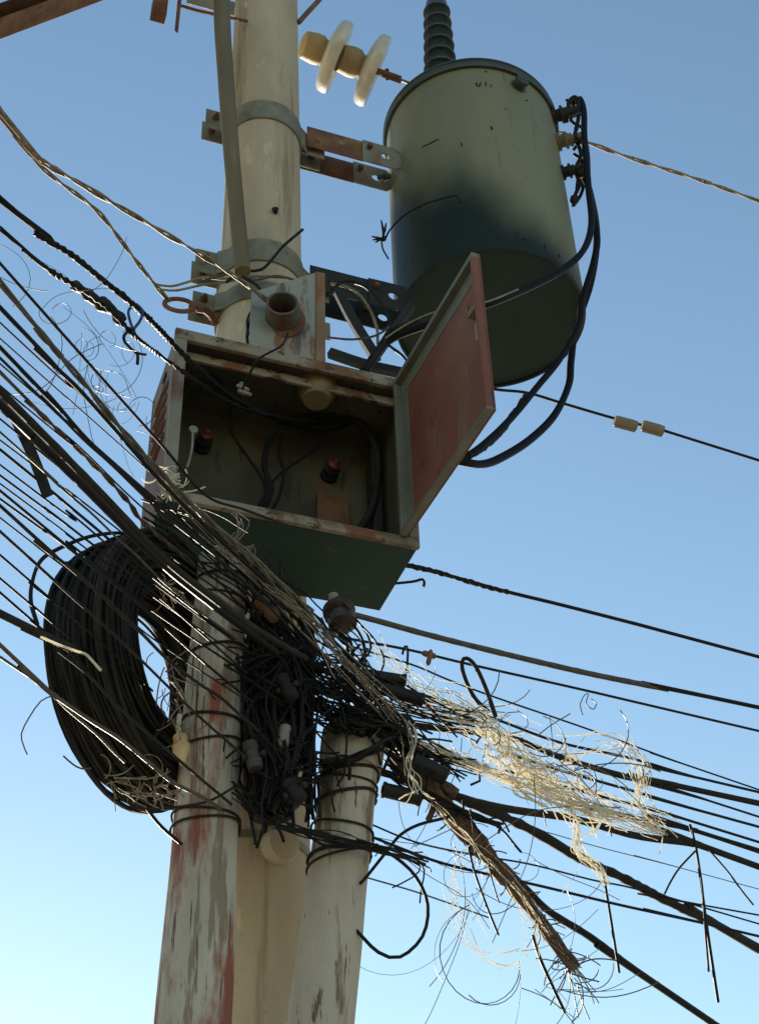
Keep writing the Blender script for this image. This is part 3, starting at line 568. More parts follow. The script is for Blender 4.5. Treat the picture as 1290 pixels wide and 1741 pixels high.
wire('loose_cable', 'black cable hanging from the coil bottom left of the grey pole', [(248, 1372), (268, 1398), (285, 1415), (310, 1436)], 6, m_black, 3.0, Yb=2.95)
wire('loose_cable', 'dark cable looping from the coil bottom round the grey pole front', [(232, 1340, 2.9), (219, 1357, 2.9), (228, 1373, 2.9), (275, 1374, 2.93), (317, 1370, 2.98), (360, 1360, 3.0), (407, 1333, 3.02)], 4.5, m_blackd, 3.0, Yb=2.9)

# ------------------------------------------------------------------ the big coil of black cable
CC = at(262, 1134, 3.13); CR0, CR1, CWD, CA = .192, .318, .18, R(60)
ch = Vector((math.cos(CA), math.sin(CA), 0)); cn = Vector((-ch.y, ch.x, 0))
coil = thing('cable_coil', CC - UP * CR1, 'big hanging coil of black cable left of the grey pole', 'cable coil')
cm = MB(); Q = 72; rs = [(CR0 + .006, -.42), (CR0 + .006, .42), (CR1 - .006, .42), (CR1 - .006, -.42)]
for k in range(Q):
    t = 2 * math.pi * k / Q
    for r_, x_ in rs: cm.v.append(CC + ch * (r_ * math.cos(t) * .97) + UP * (r_ * math.sin(t) * 1.09) + cn * (x_ * CWD))
for k in range(Q):
    for q in range(4): a = k * 4 + q; b = k * 4 + (q + 1) % 4; a2 = (k + 1) % Q * 4 + q; b2 = (k + 1) % Q * 4 + (q + 1) % 4; cm.f.append((a, b, b2, a2))
cm.build('packed_inner_turns', m_blackd, coil)
nr, na = 13, 28
for i in range(nr):
    for j in range(na):
        if i in (0, nr - 1) or j in (0, na - 1) or random.random() < .05:
            r0 = CR0 + (CR1 - CR0) * (i / (nr - 1)) + random.uniform(-.005, .005); x0 = (j / (na - 1) - .5) * CWD * (1 if i < nr - 1 else .9) + random.uniform(-.005, .005)
            ph = random.uniform(0, 6.28); P = []
            for k in range(57):
                t = 2 * math.pi * k / 56; rr = r0 + .009 * math.sin(t + ph) + .005 * math.sin(3 * t + ph * 2); ax_ = x0 * (1 - .22 * math.cos(t) * 0) + .007 * math.sin(2 * t + ph)
                sq = 1.0 - .12 * max(0, -math.sin(t)) * abs(math.cos(t))
                P.append(CC + ch * (rr * math.cos(t) * .97) + UP * (rr * math.sin(t) * 1.09) + cn * ax_)
            MB().tube(P, random.uniform(.0036, .0062), 6, cap=False).build('turn', random.choice((m_black, m_blackd, m_blackd, m_blackd, m_coil)), coil)
for k, (r0, x0) in enumerate(((CR1 + .010, -.02), (CR1 + .016, .03), (CR1 + .006, .08))):      # slack outer turns
    P = [CC + ch * ((r0 + .012 * math.sin(2 * t + k)) * math.cos(t)) + UP * ((r0 + .01 * math.sin(t + k)) * math.sin(t) * 1.07) + cn * (x0 + .02 * math.sin(t + k)) for t in [2 * math.pi * q / 56 for q in range(57)]]
    MB().tube(P, .0062, 6, cap=False).build('turn', m_black, coil)
for k in range(3):
    t = (.2, 2.5, 4.4)[k]; rm = (CR0 + CR1) / 2; c0 = CC + ch * (rm * math.cos(t)) + UP * (rm * math.sin(t)); rd = ch * math.cos(t) + UP * math.sin(t)
    P = [c0 + rd * (.088 * math.cos(a)) + cn * (.112 * math.sin(a)) for a in [2 * math.pi * q / 24 for q in range(25)]]
    MB().tube(P, .004, 6, cap=False).build('binding', m_blackd, coil)

# ------------------------------------------------------------------ wires that leave to the right
RX = (0, 5)
wire('line_conductor', 'tan twisted line conductor leaving behind the transformer top right', [(680, 136), (800, 176), (1000, 243), (1040, 258), (1100, 278), (1200, 310), (1290, 342)], 7, m_tanw, 4.03, end=False, Yb=5.6, ext=RX, strands=2, pitch=.6, lump=.2)
wire('line_wire', 'black wire with two beige connectors passing below the transformer', [(690, 640), (760, 648), (842, 662), (896, 668), (957, 686), (1046, 712), (1130, 733), (1290, 783)], 5.5, m_black, 4.35, end=False, Yb=5.0, ext=RX)
for (x, y, ln, nm) in ((1063, 720, 38, 'flared left'), (1109, 728, 36, 'plain right')):
    a, b = at(x - ln / 2, y - 5, 4.68 + (x - 1063) * .0007), at(x + ln / 2, y + 5, 4.70 + (x - 1063) * .0007); L = (b - a).length
    c_ = thing('connector', a, f'{nm} beige connector sleeve on the black wire below the transformer', 'connector', 'beige wire connectors')
    MB().lathe(a, b - a, [(0, .012), (0, .022), (.01, .025), (L * .8, .025), (L, .022), (L, .010)], 14).build('sleeve', m_beige, c_)
    MB().box(a - UP * .03, (b - a) * .9, E2 * .01, UP * .008).build('clip', m_beige, c_, smooth=False)
wire('overhead_cable', 'black cable with frayed twisted start leaving the cabinet corner to the right', [(640, 950), (700, 963), (740, 972), (850, 1003), (960, 1030), (1100, 1066), (1290, 1117)], 7, m_black, 3.68, end=False, ext=RX, group='cables leaving to the right')
wire('twisted_wire', 'loose twisted wrapping on the frayed start of the top right cable', [(660, 953), (700, 963), (740, 972), (790, 987), (850, 1004), (862, 1006)], 10, m_blackd, 3.68, end=False, Yb=3.86, strands=3, pitch=.09, lump=.6, cat='wire')
wire('loose_wire', 'hooked wire end under the frayed start at the cabinet corner', [(650, 994), (700, 989), (718, 985), (721, 993), (719, 998)], 5, m_black, 3.68, end=False, Yb=3.70, cat='wire', step=.006)
wire('overhead_cable', 'thick grey tan sleeved cable turning black towards the right edge', [(560, 1034), (605, 1046), (650, 1058), (730, 1080), (850, 1110), (1000, 1145), (1135, 1172)], 11, m_greyw, 3.36, end=False, Yb=3.86, lump=.12, group='cables leaving to the right')
wire('overhead_cable', 'black continuation of the grey sleeved cable to the right edge', [(1120, 1168), (1200, 1184), (1290, 1203)], 7.5, m_black, 3.84, end=False, Yb=3.98, ext=RX, group='cables leaving to the right')
RW = [
 ('black wire carrying the small rusty clamp to the right edge', [(560, 1080), (610, 1089), (700, 1106), (800, 1130), (1000, 1175), (1290, 1243)], 5, m_black, 3.38, {}),
 ('thin black wire just above the cream tangle', [(600, 1100), (700, 1130), (760, 1155), (840, 1185), (1000, 1240), (1150, 1295), (1290, 1343)], 3.5, m_black, 3.36, {}),
 ('black wire grazing the top of the cream tangle', [(640, 1165), (720, 1182), (840, 1222), (950, 1262), (1075, 1290), (1180, 1321), (1290, 1347)], 5, m_black, 3.36, {}),
 ('thickest black cable above the cream tangle at the right edge', [(620, 1218), (680, 1230), (760, 1240), (860, 1252), (960, 1290), (1080, 1325), (1150, 1336), (1290, 1366)], 11, m_blackd, 3.38, dict(lump=.15)),
 ('black wire forking under the thickest right cable', [(1080, 1328), (1200, 1360), (1290, 1389)], 4, m_black, 3.72, {}),
 ('black wire leaving the right end of the cream tangle', [(860, 1280), (960, 1312), (1076, 1345), (1188, 1378), (1290, 1406)], 5, m_black, 3.5, {}),
 ('black wire below the right end of the cream tangle', [(860, 1310), (950, 1335), (1044, 1360), (1161, 1392), (1290, 1432)], 5, m_black, 3.5, {}),
 ('brownish cable running under the cream tangle', [(620, 1255), (720, 1280), (800, 1294), (860, 1322), (960, 1360), (1060, 1386), (1180, 1412), (1290, 1447)], 9, m_blackd, 3.40, dict(lump=.25)),
 ('sagging thick black cable from the short pole collar to the right edge', [(560, 1296), (632, 1309), (707, 1330), (787, 1357), (867, 1376), (974, 1392), (1081, 1421), (1188, 1437), (1290, 1474)], 13, m_blackd, 3.26, dict(lump=.12, Yb=4.0)),
 ('steep thick lumpy black cable below the sagging one', [(690, 1310), (787, 1360), (857, 1389), (921, 1421), (985, 1459), (1055, 1491), (1135, 1533), (1215, 1571), (1290, 1614)], 14, m_blackd, 3.40, dict(lump=.35, taper=(1.15, .85))),
 ('thin black wire above the pair crossing the steep cable', [(600, 1392), (627, 1400), (707, 1432), (803, 1453), (899, 1469), (1006, 1496), (1071, 1509), (1188, 1541), (1290, 1571)], 3.2, m_black, 3.3, {}),
 ('black wire crossing the brown bundle and the steep cable', [(600, 1412), (627, 1421), (734, 1462), (814, 1483), (921, 1507), (1055, 1539), (1188, 1568), (1290, 1592)], 5, m_black, 3.3, {}),
 ('thin wire starting on the steep cable, uppermost at its right', [(1100, 1515), (1135, 1527), (1200, 1540), (1290, 1556)], 3, m_black, 3.8, {}),
 ('faint thin wire far down right of the short pole', [(600, 1484), (627, 1493), (718, 1520), (830, 1560)], 3, m_hair, 3.3, dict(ext=(0, 0))),
 ('hairline wire across the gap right of the cream streamers', [(930, 1415), (1017, 1440), (1150, 1474), (1290, 1512)], 1.6, m_hair, 3.6, {}),
 ('black cable diving steeply to the bottom right corner', [(700, 1330), (790, 1412), (883, 1501), (932, 1549), (1001, 1592), (1081, 1651), (1172, 1713)], 12, m_black, 3.42, dict(lump=.1, Yb=4.3)),
]
for lab, pts, wd, m, Ya, kw in RW:
    kw = dict(kw); kw.setdefault('ext', RX)
    wire('overhead_cable', lab, pts, wd, m, Ya, end=False, group='cables leaving to the right', **kw)
bb_ = [at(690, 1300, 3.34), at(728, 1341, 3.38), at(766, 1384, 3.42), at(814, 1437, 3.46), at(867, 1501, 3.5), at(921, 1571, 3.54), at(978, 1648, 3.58)]
wire('frayed_bundle', 'brown frayed bundle hanging steeply from the short pole', bb_, 30, m_brownw, strands=5, pitch=.32, lump=.45, cat='cable bundle', taper=(1.25, .65))
wire('frayed_bundle', 'short dark brown stub of bundle right of the collar', [at(660, 1268, 3.36), at(700, 1300, 3.38), at(735, 1325, 3.4), at(775, 1352, 3.42)], 34, m_brownw, strands=6, pitch=.4, lump=.4, cat='cable bundle', taper=(1.1, .5))
wire('brace_piece', 'small brown angled piece under the dark bundle stub', [at(742, 1350, 3.4), at(736, 1375, 3.4), at(728, 1394, 3.4)], 12, m_brownw, cat='bracket', lump=.3)
wire('loose_cable', 'large black loop hanging right of the short pole', [(605, 1428), (627, 1434), (670, 1456), (707, 1491), (727, 1539), (718, 1592), (680, 1627), (643, 1619), (606, 1582)], 6, m_black, 3.22, end=False, Yb=3.26)
wire('loose_cable', 'black cable arching up over the big loop', [(612, 1502), (621, 1493), (653, 1453), (680, 1420), (712, 1402), (755, 1391), (800, 1378)], 5.5, m_black, 3.24, end=False, Yb=3.4)
HG = [
 ('first thin wire dangling from the cream tangle, left of the brown bundle', [(786, 1358), (792, 1410), (803, 1470), (825, 1535), (847, 1590)], 4, 3.44),
 ('straight black wire end hanging under the cream streamers', [(1022, 1474), (1030, 1515), (1042, 1590), (1052, 1654)], 4.5, 3.84),
 ('long straight wire hanging to the bottom near the right edge', [(1172, 1402), (1184, 1452), (1200, 1570), (1220, 1704)], 5, 3.86),
 ('thinner straight wire hanging beside the longest one', [(1176, 1410), (1192, 1500), (1198, 1580), (1204, 1652)], 3.5, 3.85),
 ('short wire slanting down towards the right edge', [(1198, 1438), (1235, 1480), (1260, 1514), (1280, 1539)], 3, 3.88),
 ('curved wire leaning from the long hanging wire to the steep cable', [(1182, 1446), (1155, 1475), (1140, 1498), (1129, 1520)], 3.2, 3.86),
 ('dark wire end hanging at the bottom left of the brown bundle tip', [(905, 1590), (918, 1630), (938, 1675), (960, 1722)], 5.5, 3.5),
 ('black hooked wire end above the dark sleeve', [(684, 1112), (688, 1099), (693, 1104), (691, 1140), (684, 1178)], 4.5, 3.36),
 ('short dark wire left of the brown bundle', [(830, 1465), (836, 1495), (848, 1535)], 2.6, 3.42),
]
for lab, pts, wd, Y in HG: wire('dangling_wire', lab, pts, wd, m_black, Y, end=False, Yb=Y + .02, cat='wire', group='wire ends hanging free at the right', step=.01)
wire('cable_loop', 'upright narrow black loop standing on the cream tangle', [(842, 1218), (826, 1172), (808, 1133), (793, 1119), (785, 1126), (789, 1150), (806, 1186), (832, 1212)], 7.5, m_blackd, 3.42, end=False, Yb=3.46, step=.01)
# rusty clamp on the wire
rc = thing('wire_clamp', at(730, 1115, 3.43), 'small rusty cross shaped clamp on a right hand wire', 'clamp')
a, b = at(718, 1110, 3.42), at(744, 1118, 3.44); MB().lathe(a, b - a, [(0, .006), (.004, .009), (.036, .009), (.04, .005)], 8).build('barrel', m_rust, rc)
a, b = at(727, 1131, 3.42), at(734, 1098, 3.42); MB().lathe(a, b - a, [(0, .003), (.006, .007), (.045, .007), (.052, .003)], 8).build('bolt', m_rust, rc)
# tiny wire knot
wire('wire_scrap', 'tiny curled wire scrap hung on a right hand wire', [(990, 1216), (986, 1198), (993, 1182), (1000, 1180), (996, 1196), (1008, 1206), (1013, 1196), (1004, 1188)], 1.8, m_hair, 3.66, end=False, Yb=3.68, cat='wire', step=.006)

# ------------------------------------------------------------------ transformer leads
wire('power_cable', 'thick blue black lead dropping from the top transformer terminal behind the door', [(975, 200, 3.98), (972, 178, 3.94), (985, 168, 3.9), (992, 190, 3.86), (993, 235, 3.82), (1000, 320, 3.76), (1005, 380, 3.7), (992, 424, 3.62), (958, 457, 3.55), (900, 488, 3.45), (832, 516, 3.36), (740, 548, 3.4), (660, 580, 3.44), (615, 640, 3.42)], 12, m_navy, 3.4, Yb=3.9, group='transformer leads')
wire('power_cable', 'thick blue black lead curving round the tank bottom', [(978, 236, 3.96), (990, 228, 3.92), (997, 262, 3.88), (1000, 320, 3.84), (1014, 395, 3.78), (1010, 440, 3.76), (990, 508, 3.74), (982, 555, 3.72), (950, 612, 3.68), (915, 655, 3.62), (880, 698, 3.56), (838, 742, 3.48), (790, 778, 3.4), (720, 800, 3.4)], 12, m_navy, 3.4, Yb=3.9, group='transformer leads')
wire('power_cable', 'lowest blue black lead sweeping under the tank to the door', [(992, 300, 3.9), (1003, 330, 3.9), (1014, 400, 3.9), (1004, 480, 3.92), (978, 560, 3.94), (970, 615, 3.92), (966, 655, 3.86), (942, 706, 3.76), (900, 748, 3.66), (852, 778, 3.56), (820, 789, 3.48), (785, 785, 3.4), (720, 770, 3.38)], 13, m_navy, 3.4, Yb=3.9, group='transformer leads')
wire('torn_sheath', 'ragged torn cable sheath beside the sweeping leads', [(897, 672, 3.6), (872, 706, 3.56), (845, 740, 3.5), (815, 764, 3.44), (795, 776, 3.4)], 21, m_blackd, 3.4, Yb=3.6, lump=.7, n=8, taper=(.6, .6), cat='cable sheath', step=.008)
for (x0, y0, x1, y1, lab) in ((962, 170, 985, 240, 'upper'), (975, 262, 985, 335, 'lower')):
    wire('jumper_wire', f'{lab} thin black jumper between the transformer side terminals', [(x0, y0), (x0 + 14, y0 + 12), (x0 + 8, (y0 + y1) / 2), (x1 + 6, y1 - 20), (x1, y1), (x1 - 10, y1 + 14)], 6, m_black, 3.92, end=False, Yb=3.94, cat='wire')
TW = [('black jumper looped over the top transformer terminal', [(962, 205), (966, 176), (978, 166), (984, 190), (978, 226), (972, 246)], 7),
      ('black jumper from the middle terminal down to the lower clamp', [(975, 232), (986, 262), (978, 290), (984, 312), (976, 334)], 7),
      ('short black pigtail below the lowest transformer terminal', [(982, 300), (980, 322), (974, 336), (972, 350)], 4)]
for lab, pts, wd in TW: wire('jumper_wire', lab, [at(x, y, 3.86) for x, y in pts], wd, m_black, cat='wire', lump=.35, wob=.006, step=.01)
for (x, y, r_, lab) in ((984, 291, .026, 'dark lug clamp beside the lowest transformer terminal'), (974, 338, .020, 'small dark ball knot hanging under the transformer terminals'), (986, 236, .024, 'dark lug clamp beside the middle transformer terminal')):
    c_ = at(x, y, 3.85); tag(MB().lathe(c_ - UP * r_, (.3, .1, 1), [(0, r_ * .4), (r_ * .4, r_ * .9), (r_ * .9, r_), (r_ * 1.0, r_ * .7), (r_ * 1.4, r_ * .95), (r_ * 2, r_ * .5)], 9).build('cable_lug', m_dark), lab, 'cable lug')
wire('ground_wire', 'thin dark earth wire drooping across the lower tank front', [(640, 403, 3.72), (652, 410, 3.7), (662, 392, 3.66), (685, 368, 3.60), (715, 350, 3.565), (750, 338, 3.55), (775, 333, 3.55), (782, 345, 3.55)], 3.4, m_black, 3.6, Yb=3.7, cat='wire', step=.01)
wire('ground_wire', 'short dark wire hanging left of the tank below the twig knot', [(648, 408), (651, 424), (660, 440)], 3, m_black, 3.7, Yb=3.7, cat='wire', step=.008)
kn = thing('wire_knot', at(646, 405, 3.7), 'small dark spiky wire knot at the left of the tank', 'wire knot')
for k, (x0, y0, x1, y1) in enumerate(((632, 402, 656, 408), (638, 412, 654, 402), (648, 375, 652, 405), (656, 380, 650, 404), (634, 408, 650, 405))): MB().tube([at(x0, y0, 3.7), at((x0 + x1) / 2 + 1, (y0 + y1) / 2, 3.69), at(x1, y1, 3.7)], [.003, .0055, .004], 6).build('twig', m_black, kn)
dr = MB().lathe(at(662, 302, 3.75), at(634, 302, 3.72) - at(662, 302, 3.75), [(0, .010), (.02, .010), (.02, .016), (.03, .016), (.032, .009), (.045, .009), (.048, .014), (.054, .011)], 8).build('drain_bolt', m_dark, tr)

# ------------------------------------------------------------------ wires inside and on the cabinet
IN = [
 ('thin black wire hanging in the cabinet, leftmost', [(412, 668), (393, 692), (395, 735), (420, 775), (446, 815), (455, 860)], 5),
 ('black wire in the middle of the cabinet bunch', [(470, 735), (455, 765), (452, 805), (458, 840), (440, 865)], 7),
 ('black wire at the right of the cabinet bunch', [(478, 742), (474, 770), (482, 800), (476, 840), (462, 868)], 6),
 ('stray black wire running up right from the cabinet bunch', [(440, 858), (470, 812), (505, 785), (545, 757)], 4.5),
 ('thick black wire end down the cabinet bunch', [(455, 745), (448, 790), (462, 830), (448, 868)], 8),
]
for lab, pts, wd in IN: wire('inner_wire', lab, [inY(x, y, BD * .7) for x, y in pts], wd, m_black, cat='wire', group='wires inside the cabinet', step=.01)
wire('inner_conduit', 'thick dark conduit curving down the right inside of the cabinet', [inY(x, y, BD * v) for x, y, v in ((480, 716, .62), (540, 708, .62), (585, 710, .6), (622, 728, .6), (641, 775, .6), (640, 830, .6), (630, 870, .6), (612, 900, .62))], 14, m_blackd, cat='conduit')
wire('inner_conduit', 'horizontal bundle of black cable across the cabinet middle', [inY(x, y, BD * v) for x, y, v in ((470, 712, .55), (510, 722, .58), (550, 728, .6), (590, 718, .6), (604, 705, .62))], 17, m_black, strands=3, pitch=.1, lump=.2, cat='conduit')
wire('tie_wire', 'thin black wire from the junction box down to the split bolt', [at(490, 566, 3.12), at(478, 588, 3.05), at(440, 610, 3.0), at(425, 635, 3.02), at(412, 662, 3.06)], 4, m_black, cat='wire', step=.01)
JX = [
 ('black wire rising from behind the junction box to the lower hanger', [(560, 500), (585, 478), (620, 486), (650, 520), (668, 560)], 6, 3.4),
 ('black cable slanting from the tank bottom to the cabinet top', [(712, 545), (668, 560), (640, 598), (616, 642)], 10, 3.42),
 ('thin black wire looped under the struts by the door hinge', [(640, 600), (655, 586), (672, 596), (690, 612), (700, 640)], 5, 3.42),
 ('black wire curving round the left of the junction box', [(430, 600), (421, 570), (426, 540), (446, 512), (438, 486), (410, 470)], 6, 3.24),
 ('frayed grey wire across the lower clamp front', [(348, 476), (390, 466), (430, 476), (470, 470), (512, 478)], 5, 3.42)]
for lab, pts, wd, Y in JX: wire('jumper_wire', lab, [at(x, y, Y) for x, y in pts], wd, m_greyw if 'grey wire' in lab else m_black, cat='wire', lump=.3, wob=.006, step=.01)
sb = thing('split_bolt', inY(412, 664, .02), 'small grey split bolt connector at the cabinet top', 'connector')
for k, (x0, y0, x1, y1) in enumerate(((402, 655, 424, 664), (404, 664, 428, 672), (410, 650, 414, 672))):
    a, b = inY(x0, y0, .012 + .004 * k), inY(x1, y1, .012 + .004 * k); MB().lathe(a, b - a, [(0, .004), (.003, .007), ((b - a).length * .8, .007), ((b - a).length, .004)], 8).build('clamp_bar', m_galv, sb)
BR_ = [
 ('dark steel strut behind the junction box, sloping down right', [(566, 478), (600, 545), (640, 610)], 22, 3.62),
 ('dark steel strut under the transformer, sloping down left', [(700, 520), (660, 575), (612, 642)], 18, 3.6),
 ('dark crosspiece just above the cabinet right corner', [(560, 600), (620, 620), (690, 636)], 20, 3.56),
]
for lab, pts, wd, Y in BR_: wire('strut', lab, [at(x, y, Y) for x, y in pts], wd, m_dark, cat='strut', group='dark struts behind the cabinet top', n=4)
wire('cable_drop', 'tan then black wire bowing behind the junction box flange', [at(562, 482, 3.45), at(600, 492, 3.47), at(625, 520, 3.47), at(640, 555, 3.47), (at(642, 585, 3.47))], 5, m_tanw, cat='wire')
wire('cable_drop', 'grey wire from the flange to the struts', [at(558, 574, 3.42), at(600, 577, 3.45), at(640, 570, 3.46), at(665, 552, 3.46)], 4.5, m_greyw, cat='wire')
wire('cable_drop', 'pale glinting wire strung behind the door edge', [at(655, 575, 3.4), at(690, 552, 3.38), at(740, 530, 3.34), at(820, 515, 3.2), at(880, 492, 3.3)], 3, m_galv, cat='wire')

# ------------------------------------------------------------------ hardware in the tangle between the poles
sn = thing('spool_insulator', at(580, 1062, 3.34), 'dark brown spool insulator under the cabinet floor', 'insulator')
a, b = at(574, 1032, 3.32), at(592, 1092, 3.30)
MB().lathe(a, b - a, [(0, .030), (.004, .044), (.022, .046), (.03, .030), (.045, .028), (.052, .040), (.07, .040), (.078, .02)], 24).build('spool', m_brplast, sn)
a, b = at(566, 1010, 3.33), at(570, 1036, 3.33); MB().lathe(a, b - a, [(0, .008), (.003, .014), (.035, .011)], 12).build('peg', m_whitem, sn)
for k, (x0, y0, x1, y1, rr, lab) in enumerate(((612, 1146, 690, 1158, .0165, 'upper black sleeve splice right of the spool insulator'), (632, 1166, 722, 1192, .018, 'lower black sleeve splice right of the spool insulator'), (648, 1342, 716, 1358, .019, 'black sleeve splice low beside the short collared pole'), (700, 1292, 760, 1322, .022, 'fat dark sleeve splice right of the collar'))):
    a, b = at(x0, y0, 3.3), at(x1, y1, 3.33); L = (b - a).length
    t = thing('splice_sleeve', a, lab, 'splice', 'black sleeve splices')
    MB().lathe(a, b - a, [(0, .008), (.006, rr), (L * .5, rr * 1.03), (L - .006, rr), (L, .008)], 14).build('sleeve', m_blk, t)
    for f in (.02, .9): MB().lathe(a + (b - a) * f, b - a, [(0, rr * .9), (.001, rr * 1.12), (L * .07, rr * 1.12), (L * .072, rr * .9)], 14).build('end_ring', m_blk, t)
for k, (x0, y0, x1, y1, Y, rr, m_, lab) in enumerate(((519, 1040, 523, 1112, 3.16, .020, m_blk, 'upright black connector left of the spool insulator'), (440, 1020, 470, 1052, 3.02, .020, m_rust, 'rusty barrel clamp where the left cables bunch up'), (500, 1100, 540, 1112, 3.14, .017, m_blk, 'small black barrel connector beside the upright one'), (476, 1150, 498, 1190, 3.04, .020, m_blk, 'black barrel connector in front of the dark wire mass'), (424, 1262, 436, 1310, 3.02, .020, m_brplast, 'brown connector against the right side of the grey pole'), (488, 1330, 512, 1362, 3.06, .022, m_blk, 'black connector low in the dark wire mass'), (640, 1212, 676, 1232, 3.24, .018, m_blk, 'black connector over the right edge of the collar'), (566, 1228, 600, 1242, 3.2, .016, m_blk, 'black connector lying on the short pole top'))):
    a, b = at(x0, y0, Y), at(x1, y1, Y); L = (b - a).length; t = thing('wire_connector', a, lab, 'connector', 'barrel connectors among the tangled wires')
    MB().lathe(a, b - a, [(0, rr * .5), (L * .04, rr * .9), (L * .3, rr), (L * .34, rr * .8), (L * .62, rr * .8), (L * .66, rr), (L * .95, rr * .9), (L, rr * .4)], 12).build('barrel', m_, t)
    d_ = (b - a).normalized(); n_ = d_.cross(Vector((0, 1, 0))).normalized(); MB().lathe(a + d_ * (L * .48) - n_ * rr * 1.3, n_, [(0, rr * .3), (.001, rr * .45), (rr * .5, rr * .45), (rr * .5, rr * .25), (rr * 2.4, rr * .25), (rr * 2.4, rr * .45), (rr * 2.9, rr * .4)], 6).build('screw', m_dark, t)
def closure(x0, y0, x1, y1, Y, r, lab):
    a, b = at(x0, y0, Y), at(x1, y1, Y); L = (b - a).length; t = thing('splice_closure', b, lab, 'splice closure', 'black splice closures between the poles')
    MB().lathe(a, b - a, [(0, r * .3), (.01, r * .7), (.03, r * .95), (.05, r), (L * .75, r), (L * .76, r * 1.15), (L * .86, r * 1.15), (L * .87, r * .9), (L, r * .85)], 20).build('dome', m_blk, t)
    for k in range(6):
        an = math.pi * k / 3; u = (b - a).orthogonal().normalized(); v = (b - a).normalized().cross(u); dq = u * math.cos(an) + v * math.sin(an)
        MB().box(a + (b - a) * .2 + dq * (r * .98), (b - a) * .5, (b - a).cross(dq).normalized() * .006, dq * .007).build('rib', m_blk, t, smooth=False)
closure(458, 1235, 462, 1385, 3.24, .066, 'large ribbed black splice closure low between grey and short pole')
closure(448, 1085, 470, 1220, 3.24, .05, 'black splice closure in the middle of the dark tangle')
closure(500, 1130, 505, 1245, 3.26, .034, 'slim black splice closure nearest the short pole')
tag(MB().lathe(at(486, 1235, 3.1), (-.1, -.2, -1), [(0, .010), (.006, .016), (.05, .017), (.065, .013), (.07, .006)], 14).build('plastic_cap', m_whitem), 'grey white plastic cap in the dark tangle above the large closure', 'cap')
gi = thing('amber_insulator', at(312, 1285, 2.98), 'glowing amber insulator hanging beside the grey pole', 'insulator')
a, b = at(306, 1250, 3.0), at(312, 1305, 2.98)
MB().lathe(a, b - a, [(0, .008), (.008, .018), (.03, .015), (.036, .022), (.06, .020), (.075, .010), (.09, .008)], 20).build('body', m_gold, gi)
MB().tube([at(306, 1215, 3.0), at(303, 1235, 3.0), at(306, 1252, 3.0)], .006, 8).build('stem', m_pale, gi)
# steel tape and tan lug on the tan pole
z0 = at(440, 1425, 3.48).z; c = PT(z0); r = rT(z0)
tp = thing('pole_band', c, 'thin steel tape with a round tan lug on the lower tan pole', 'pole band')
MB().lathe(c, UP, [(0, r + .001), (0, r + .0045), (.022, r + .0045), (.022, r + .001)], 56, cap=False).build('tape', m_galv, tp)
a = at(492, 1436, 3.46); MB().lathe(a + Vector((-.05, .045, .01)), (.6, -.8, -.12), [(0, .030), (.02, .046), (.05, .050), (.066, .044), (.07, .02)], 24).build('lug', m_conc, tp)

# ------------------------------------------------------------------ uncountable fine wire
def flow(name, label, spec, m, seed, cat='wire tangle', wav=.004):
    """many long strands through jittered waypoints: (count, [(px, py, Y, spread px)], radius px, shortest share of the path)"""
    rnd = random.Random(seed); mb = MB()
    for cnt, path, rp_, share in spec:
        k = len(path)
        for _ in range(cnt):
            n = max(2, int(round(k * rnd.uniform(share, 1)))); i0 = rnd.randint(0, k - n); bias = rnd.gauss(0, .45); P = []
            for x, y, Y, sp_ in path[i0:i0 + n]:
                P.append(at(x + rnd.gauss(0, sp_ * .5) + bias * sp_ * .7, y + rnd.gauss(0, sp_ * .5) - bias * sp_ * .7, Y + rnd.gauss(0, .03)))
            if rnd.random() < .25:
                q = P[-1]; P.append(q + Vector((rnd.gauss(0, .03), rnd.gauss(0, .02), -abs(rnd.gauss(0, .05)))))
            S = spline(P, .018); S = [p + noise.noise_vector(p * 14 + Vector((_ * 3.1, 0, 0))) * wav for p in S]
            mb.tube(S, rp_ * px(P[0]) * rnd.uniform(.6, 1.35), 5, cap=False)
    return tag(mb.build(name, m, smooth=True, auto=120), label, cat, None, 'stuff')
def tangle(name, label, spec, m, seed, cat='wire tangle', jit=1.0):
    """spec: list of (count, path points px, spread px, Y, dY, length px, radius px, curl)"""
    rnd = random.Random(seed); mb = MB()
    for cnt, path, spr, Y, dY, ln, rp_, curl in spec:
        for _ in range(cnt):
            f = rnd.random() * (len(path) - 1); i = min(int(f), len(path) - 2); f -= i
            x = path[i][0] * (1 - f) + path[i + 1][0] * f; y = path[i][1] * (1 - f) + path[i + 1][1] * f
            dx, dy = path[i + 1][0] - path[i][0], path[i + 1][1] - path[i][1]; th = math.atan2(dy, dx) + rnd.gauss(0, .5 + curl * .4)
            c = at(x + rnd.gauss(0, spr * .4), y + rnd.gauss(0, spr * .4), Y + rnd.uniform(-dY, dY)); s = px(c)
            L = ln * rnd.uniform(.4, 1.3) * s; n = 10 if curl < 1 else 18; cu = rnd.gauss(0, curl) * 1.7; cv = rnd.gauss(0, .5 * curl)
            d = (CM3 @ Vector((math.cos(th), -math.sin(th), rnd.gauss(0, .35)))).normalized(); P = []; p = c.copy(); axq = (CM3 @ Vector((rnd.gauss(0, .35), rnd.gauss(0, .35), 1))).normalized()
            for k in range(n):
                P.append(p.copy()); p = p + d * (L / n); d.rotate(Matrix.Rotation((cu + cv * math.sin(k * .5)) / n * 1.6, 3, axq)); d = (d + noise.noise_vector(p * 9) * .10 * jit).normalized()
            mb.tube(P, rp_ * s * rnd.uniform(.6, 1.3), 4, cap=False)
    return tag(mb.build(name, m, smooth=True, auto=120), label, cat, None, 'stuff')
